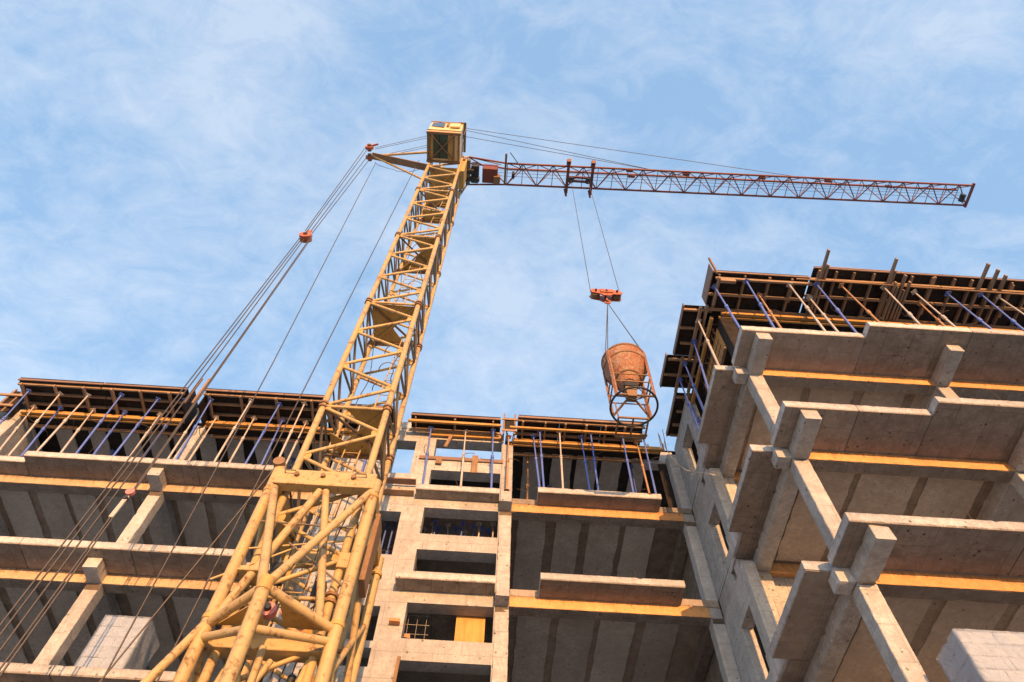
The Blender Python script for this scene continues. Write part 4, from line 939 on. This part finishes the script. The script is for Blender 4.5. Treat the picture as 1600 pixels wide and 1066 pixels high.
for dx, ph in ((.0, 0), (.14, 1.3), (.26, 2.1), (-.5, .4)):
    MB().path([K(XM + .1 + dx + .05 * math.sin(z * 1.3 + ph), Y0 + .5 + .12 * math.cos(z * .9 + ph), z) for z in [6.2 + i * .3 for i in range(26)]], .011, 5).build('power_cable', 'rope', CR)
for x, y, z in ((XL + .4, Y0 + .2, 10.6), (XL + .9, Y1 - .2, 11.2), (XR - .2, Y0 + .5, 8.2), (XL + .3, Y1 - .3, 7.9)):
    kbox(x - .12, x + .12, y - .1, y + .1, z - .2, z + .2, .015).build('junction_box', 'iron', CR)
kbox(PX1 + .02, PX1 + .14, PY0 + .5, PY0 + 1.0, 10.6, 12.3, .01).build('cable_tray', 'brown', CR)
# lifting sheave on the portal corner
MB().tube(K(PX0 - .02, PY0 - .16, PZ + .42), K(PX0 - .02, PY0 + .0, PZ + .42), .11, 14).build('sheave', 'brown', CR)
# tail platform and counterweights at the foot
kbox(-9.2, -2.0, 9.6, 12.0, -.05, .75, .03).build('slew_platform', 'yellow', CR)
for i in range(4): kbox(-9.1 + .62 * i, -8.55 + .62 * i, 9.7, 11.9, .76, 2.6, .03).build('counterweight', 'frame', CR)
# ropes
def rope(a, b, r=.0155): MB().tube(K(*a), K(*b), r, 6).build('rope', 'rope', CR)
BLK = (-8.07, YM, 28.0)
for dy, dx in ((-.38, -.12), (-.28, -.02), (.05, .0), (.2, .12)): rope((TIP[0] - .3 + dx, YM + dy, 40.4), (BLK[0] + dx * .4, YM + dy * .55, 28.2))
BLK2 = (-8.72, YM, 3.0)
for a, b in (((-8.26, YM - .02, 27.9), (-8.32, YM - .04, 2.5)), ((-8.22, YM + .05, 27.9), (-8.26, YM + .05, 2.5)), ((-8.08, YM, 27.9), (-8.04, YM + .05, 2.5)), ((-7.88, YM, 27.8), (-7.76, YM + .04, 13.1)), ((-7.83, YM, 27.8), (-7.70, YM, 13.1)), ((-7.80, YM, 12.3), (-7.82, YM, 2.5)), ((-7.74, YM, 12.3), (-7.72, YM, 2.5))): rope(a, b)
rope((-7.50, YM + .25, 39.9), (-6.42, YM, 18.5), .014); rope((-6.42, YM, 18.5), (-5.9, YM, 2.5), .014)
rope((-5.15, YM, 40.2), (-5.25, YM, 2.6), .015)
rope((PX0 - .1, PY0, PZ + .4), (-6.3, YM, 7.9), .013)
bl = MB()
bk = K(*BLK)
bl.tube(bk - Vector((0, .13, 0)), bk + Vector((0, .13, 0)), .22, 18)
BL = bl.build('tension_block', 'orange', CR)
MB().tube(bk - Vector((0, .17, 0)), bk + Vector((0, .17, 0)), .08, 10).build('block_hub', 'iron', BL)
MB().beam(bk + Vector((0, -.1, .05)), bk + Vector((.06, -.1, .42)), .16, .05, (0, 1, 0)).build('block_cheek', 'orange', BL)
MB().beam(bk + Vector((0, .1, .05)), bk + Vector((.06, .1, .42)), .16, .05, (0, 1, 0)).build('block_cheek', 'orange', BL)
tb = K(-7.76, YM, 12.7)
TB = MB().beam(tb + Vector((-.03, 0, -.36)), tb + Vector((.0, 0, .22)), .085, .05, (0, 1, 0), .012).build('turnbuckle', 'galv', CR)
MB().tube(tb + Vector((.0, -.035, .33)), tb + Vector((.0, .035, .33)), .085, 12).build('turnbuckle_end', 'pink', TB)
MB().tube(tb + Vector((.0, -.05, .15)), tb + Vector((.0, .05, .15)), .045, 10).build('turnbuckle_pin', 'iron', TB)
APX = (XM, YM, 46.7)
for dy, x in ((-.3, 9.2), (.1, 9.6), (-.4, 18.4)): rope((XM, YM + dy, 46.7), tuple([x, YM - .3, jz(x) + .1]), .014)
for dy, e in ((-.35, -.4), (-.2, -.32), (.25, .1), (.4, .18)): rope((XM, YM + dy, 46.7), (TIP[0] + .1, YM + e, 40.6), .013)
for dy in (-.12, .02, .2): rope((-1.6, YM + dy, 38.8), (JX1 - .5, YM + dy, jz(24) + .1), .009)
HB = (3.62, YM, 24.35)
rope((TX0 + .18, YM + .06, tz - .2), (HB[0] - .53, YM, HB[2] + .18), .011); rope((TX1 - .2, YM + .06, tz - .2), (HB[0] + .52, YM, HB[2] + .05), .011)

# ------------------------------------------------------------------ hook block
hb = K(*HB)
H_ = thing('hook_block', hb, 'long orange hook block hanging on two ropes below the trolley', 'hook block')
prof = [(-.52, .10), (-.40, .20), (-.15, .17), (.15, .17), (.40, .16), (.52, .02), (.46, -.12), (.2, -.14), (.10, -.24), (-.10, -.24), (-.2, -.14), (-.46, -.06)]
for dy in (-.13, .09): MB().plate([hb + Vector((a, dy, c)) for a, c in prof], (0, 1, 0), .04).build('cheek_plate', 'orange', H_)
MB().box(hb.x - .2, hb.x + .22, hb.y - .17, hb.y - .132, hb.z - .06, hb.z + .14, .01).build('cheek_cover', 'orange', H_)
for x in (-.34, .34): MB().tube(hb + Vector((x, -.07, .02)), hb + Vector((x, .07, .02)), .15, 14).build('sheave', 'brown', H_)
hk = [hb + Vector((0, 0, -.2)), hb + Vector((0, 0, -.36))] + [hb + Vector((.085 * math.sin(t), 0, -.46 + .1 * math.cos(t))) for t in [i * .45 for i in range(11)]]
MB().path(hk, .032, 8).build('hook', 'orange', H_)
for x in (-.34, .0, .34): MB().tube(hb + Vector((x, -.20, .02)), hb + Vector((x, .16, .02)), .035, 8).build('pin', 'iron', H_)

# ------------------------------------------------------------------ concrete skip
BX, BY = 3.70, YM
rim = K(BX, BY, 19.75); B0 = K(BX, BY, 17.45)
SK = thing('concrete_skip', B0, 'rusty orange concrete skip with a round foot ring hanging from the hook', 'concrete skip')
rz = rim.z; zb = B0.z
c0 = Vector((rim.x, rim.y, 0))
MB().lathe(c0, [(.575, rz), (.585, rz - .02), (.575, rz - .36), (.50, rz - .62), (.15, rz - 1.22), (.15, rz - 1.26), (.13, rz - 1.26), (.13, rz - 1.2), (.47, rz - .62), (.545, rz - .36), (.55, rz)], 28).build('drum', 'skip', SK)
MB().lathe(c0, [(.575, rz - .02), (.61, rz - .02), (.61, rz + .035), (.545, rz + .035), (.545, rz - .02), (.575, rz - .02)], 28).build('rim', 'brown', SK)
MB().lathe(c0, [(.576, rz - .33), (.596, rz - .33), (.596, rz - .37), (.574, rz - .37)], 28).build('hoop', 'brown', SK)
MB().lathe(c0, [(.33, rz - .90), (.37, rz - .89), (.37, rz - .92), (.33, rz - .93)], 24).build('hoop', 'brown', SK)
ring = MB(); ring.path([c0 + Vector((.575 * math.cos(t), .575 * math.sin(t), zb)) for t in [i * 2 * math.pi / 36 for i in range(37)]], .028, 8); ring.build('foot_ring', 'iron', SK)
for a in (215, 325, 145, 35):
    t = R(a); u = Vector((math.cos(t), math.sin(t), 0))
    MB().beam(c0 + u * .60 + Vector((0, 0, rz)), c0 + u * .57 + Vector((0, 0, zb + .02)), .09, .05, u, .006).build('frame_leg', 'skip', SK)
    MB().beam(c0 + u * .57 + Vector((0, 0, zb + .02)), c0 + u * .13 + Vector((0, 0, rz - 1.66)), .05, .04).build('foot_spoke', 'brown', SK)
for z, r in ((zb + .62, .59), (zb + .95, .60)):
    for a, b in ((215, 325), (145, 35), (215, 145), (325, 35)):
        MB().tube(c0 + Vector((r * math.cos(R(a)), r * math.sin(R(a)), z)), c0 + Vector((r * math.cos(R(b)), r * math.sin(R(b)), z)), .018, 6).build('frame_bar', 'brown', SK)
MB().box(c0.x - .17, c0.x + .17, c0.y - .17, c0.y + .17, rz - 1.36, rz - 1.2, .01).build('outlet_collar', 'iron', SK)
MB().add([c0 + Vector(v) for v in ((-.15, -.13, rz - 1.36), (.15, -.13, rz - 1.36), (.15, .13, rz - 1.36), (-.15, .13, rz - 1.36), (-.11, -.1, rz - 1.72), (.11, -.1, rz - 1.72), (.11, .1, rz - 1.72), (-.11, .1, rz - 1.72))],
         [(0, 1, 5, 4), (1, 2, 6, 5), (2, 3, 7, 6), (3, 0, 4, 7), (7, 6, 5, 4)]).build('outlet_chute', 'brown', SK)
for s_ in (-1, 1):
    MB().path([c0 + Vector((s_ * .16, -.1, rz - 1.3)), c0 + Vector((s_ * .26, -.12, rz - 1.55)), c0 + Vector((s_ * .20, -.12, rz - 1.85)), c0 + Vector((0, -.12, rz - 1.95))], .014, 6).build('gate_lever', 'iron', SK)
bs = MB(); x0, x1, y0, y1, zz = c0.x - .36, c0.x + .38, c0.y + .25, c0.y + .85, zb - .12
for p, q in (((x0, y0), (x1, y0)), ((x1, y0), (x1, y1)), ((x1, y1), (x0, y1)), ((x0, y1), (x0, y0)), (((x0 + x1) / 2, y0), ((x0 + x1) / 2, y1))): bs.beam((p[0], p[1], zz), (q[0], q[1], zz), .04, .05)
bo = bs.build('step_frame', 'brown', SK)
for i in range(1, 6):
    y = y0 + (y1 - y0) * i / 6; MB().tube((x0, y, zz), (x1, y, zz), .008, 5).build('step_bar', 'iron', bo)
for x in (x0, x1): MB().tube((x, y0, zz), (x, c0.y + .3, zb + .55), .016, 6).build('step_hanger', 'skip', bo)
hook = hb + Vector((.0, 0, -.54))
for a in (205, 215, 320, 332):
    t = R(a if a < 300 else a); e = c0 + Vector((.58 * math.cos(t), .58 * math.sin(t), rz + .03))
    MB().tube(hook, e, .012, 6).build('sling', 'rope', SK)
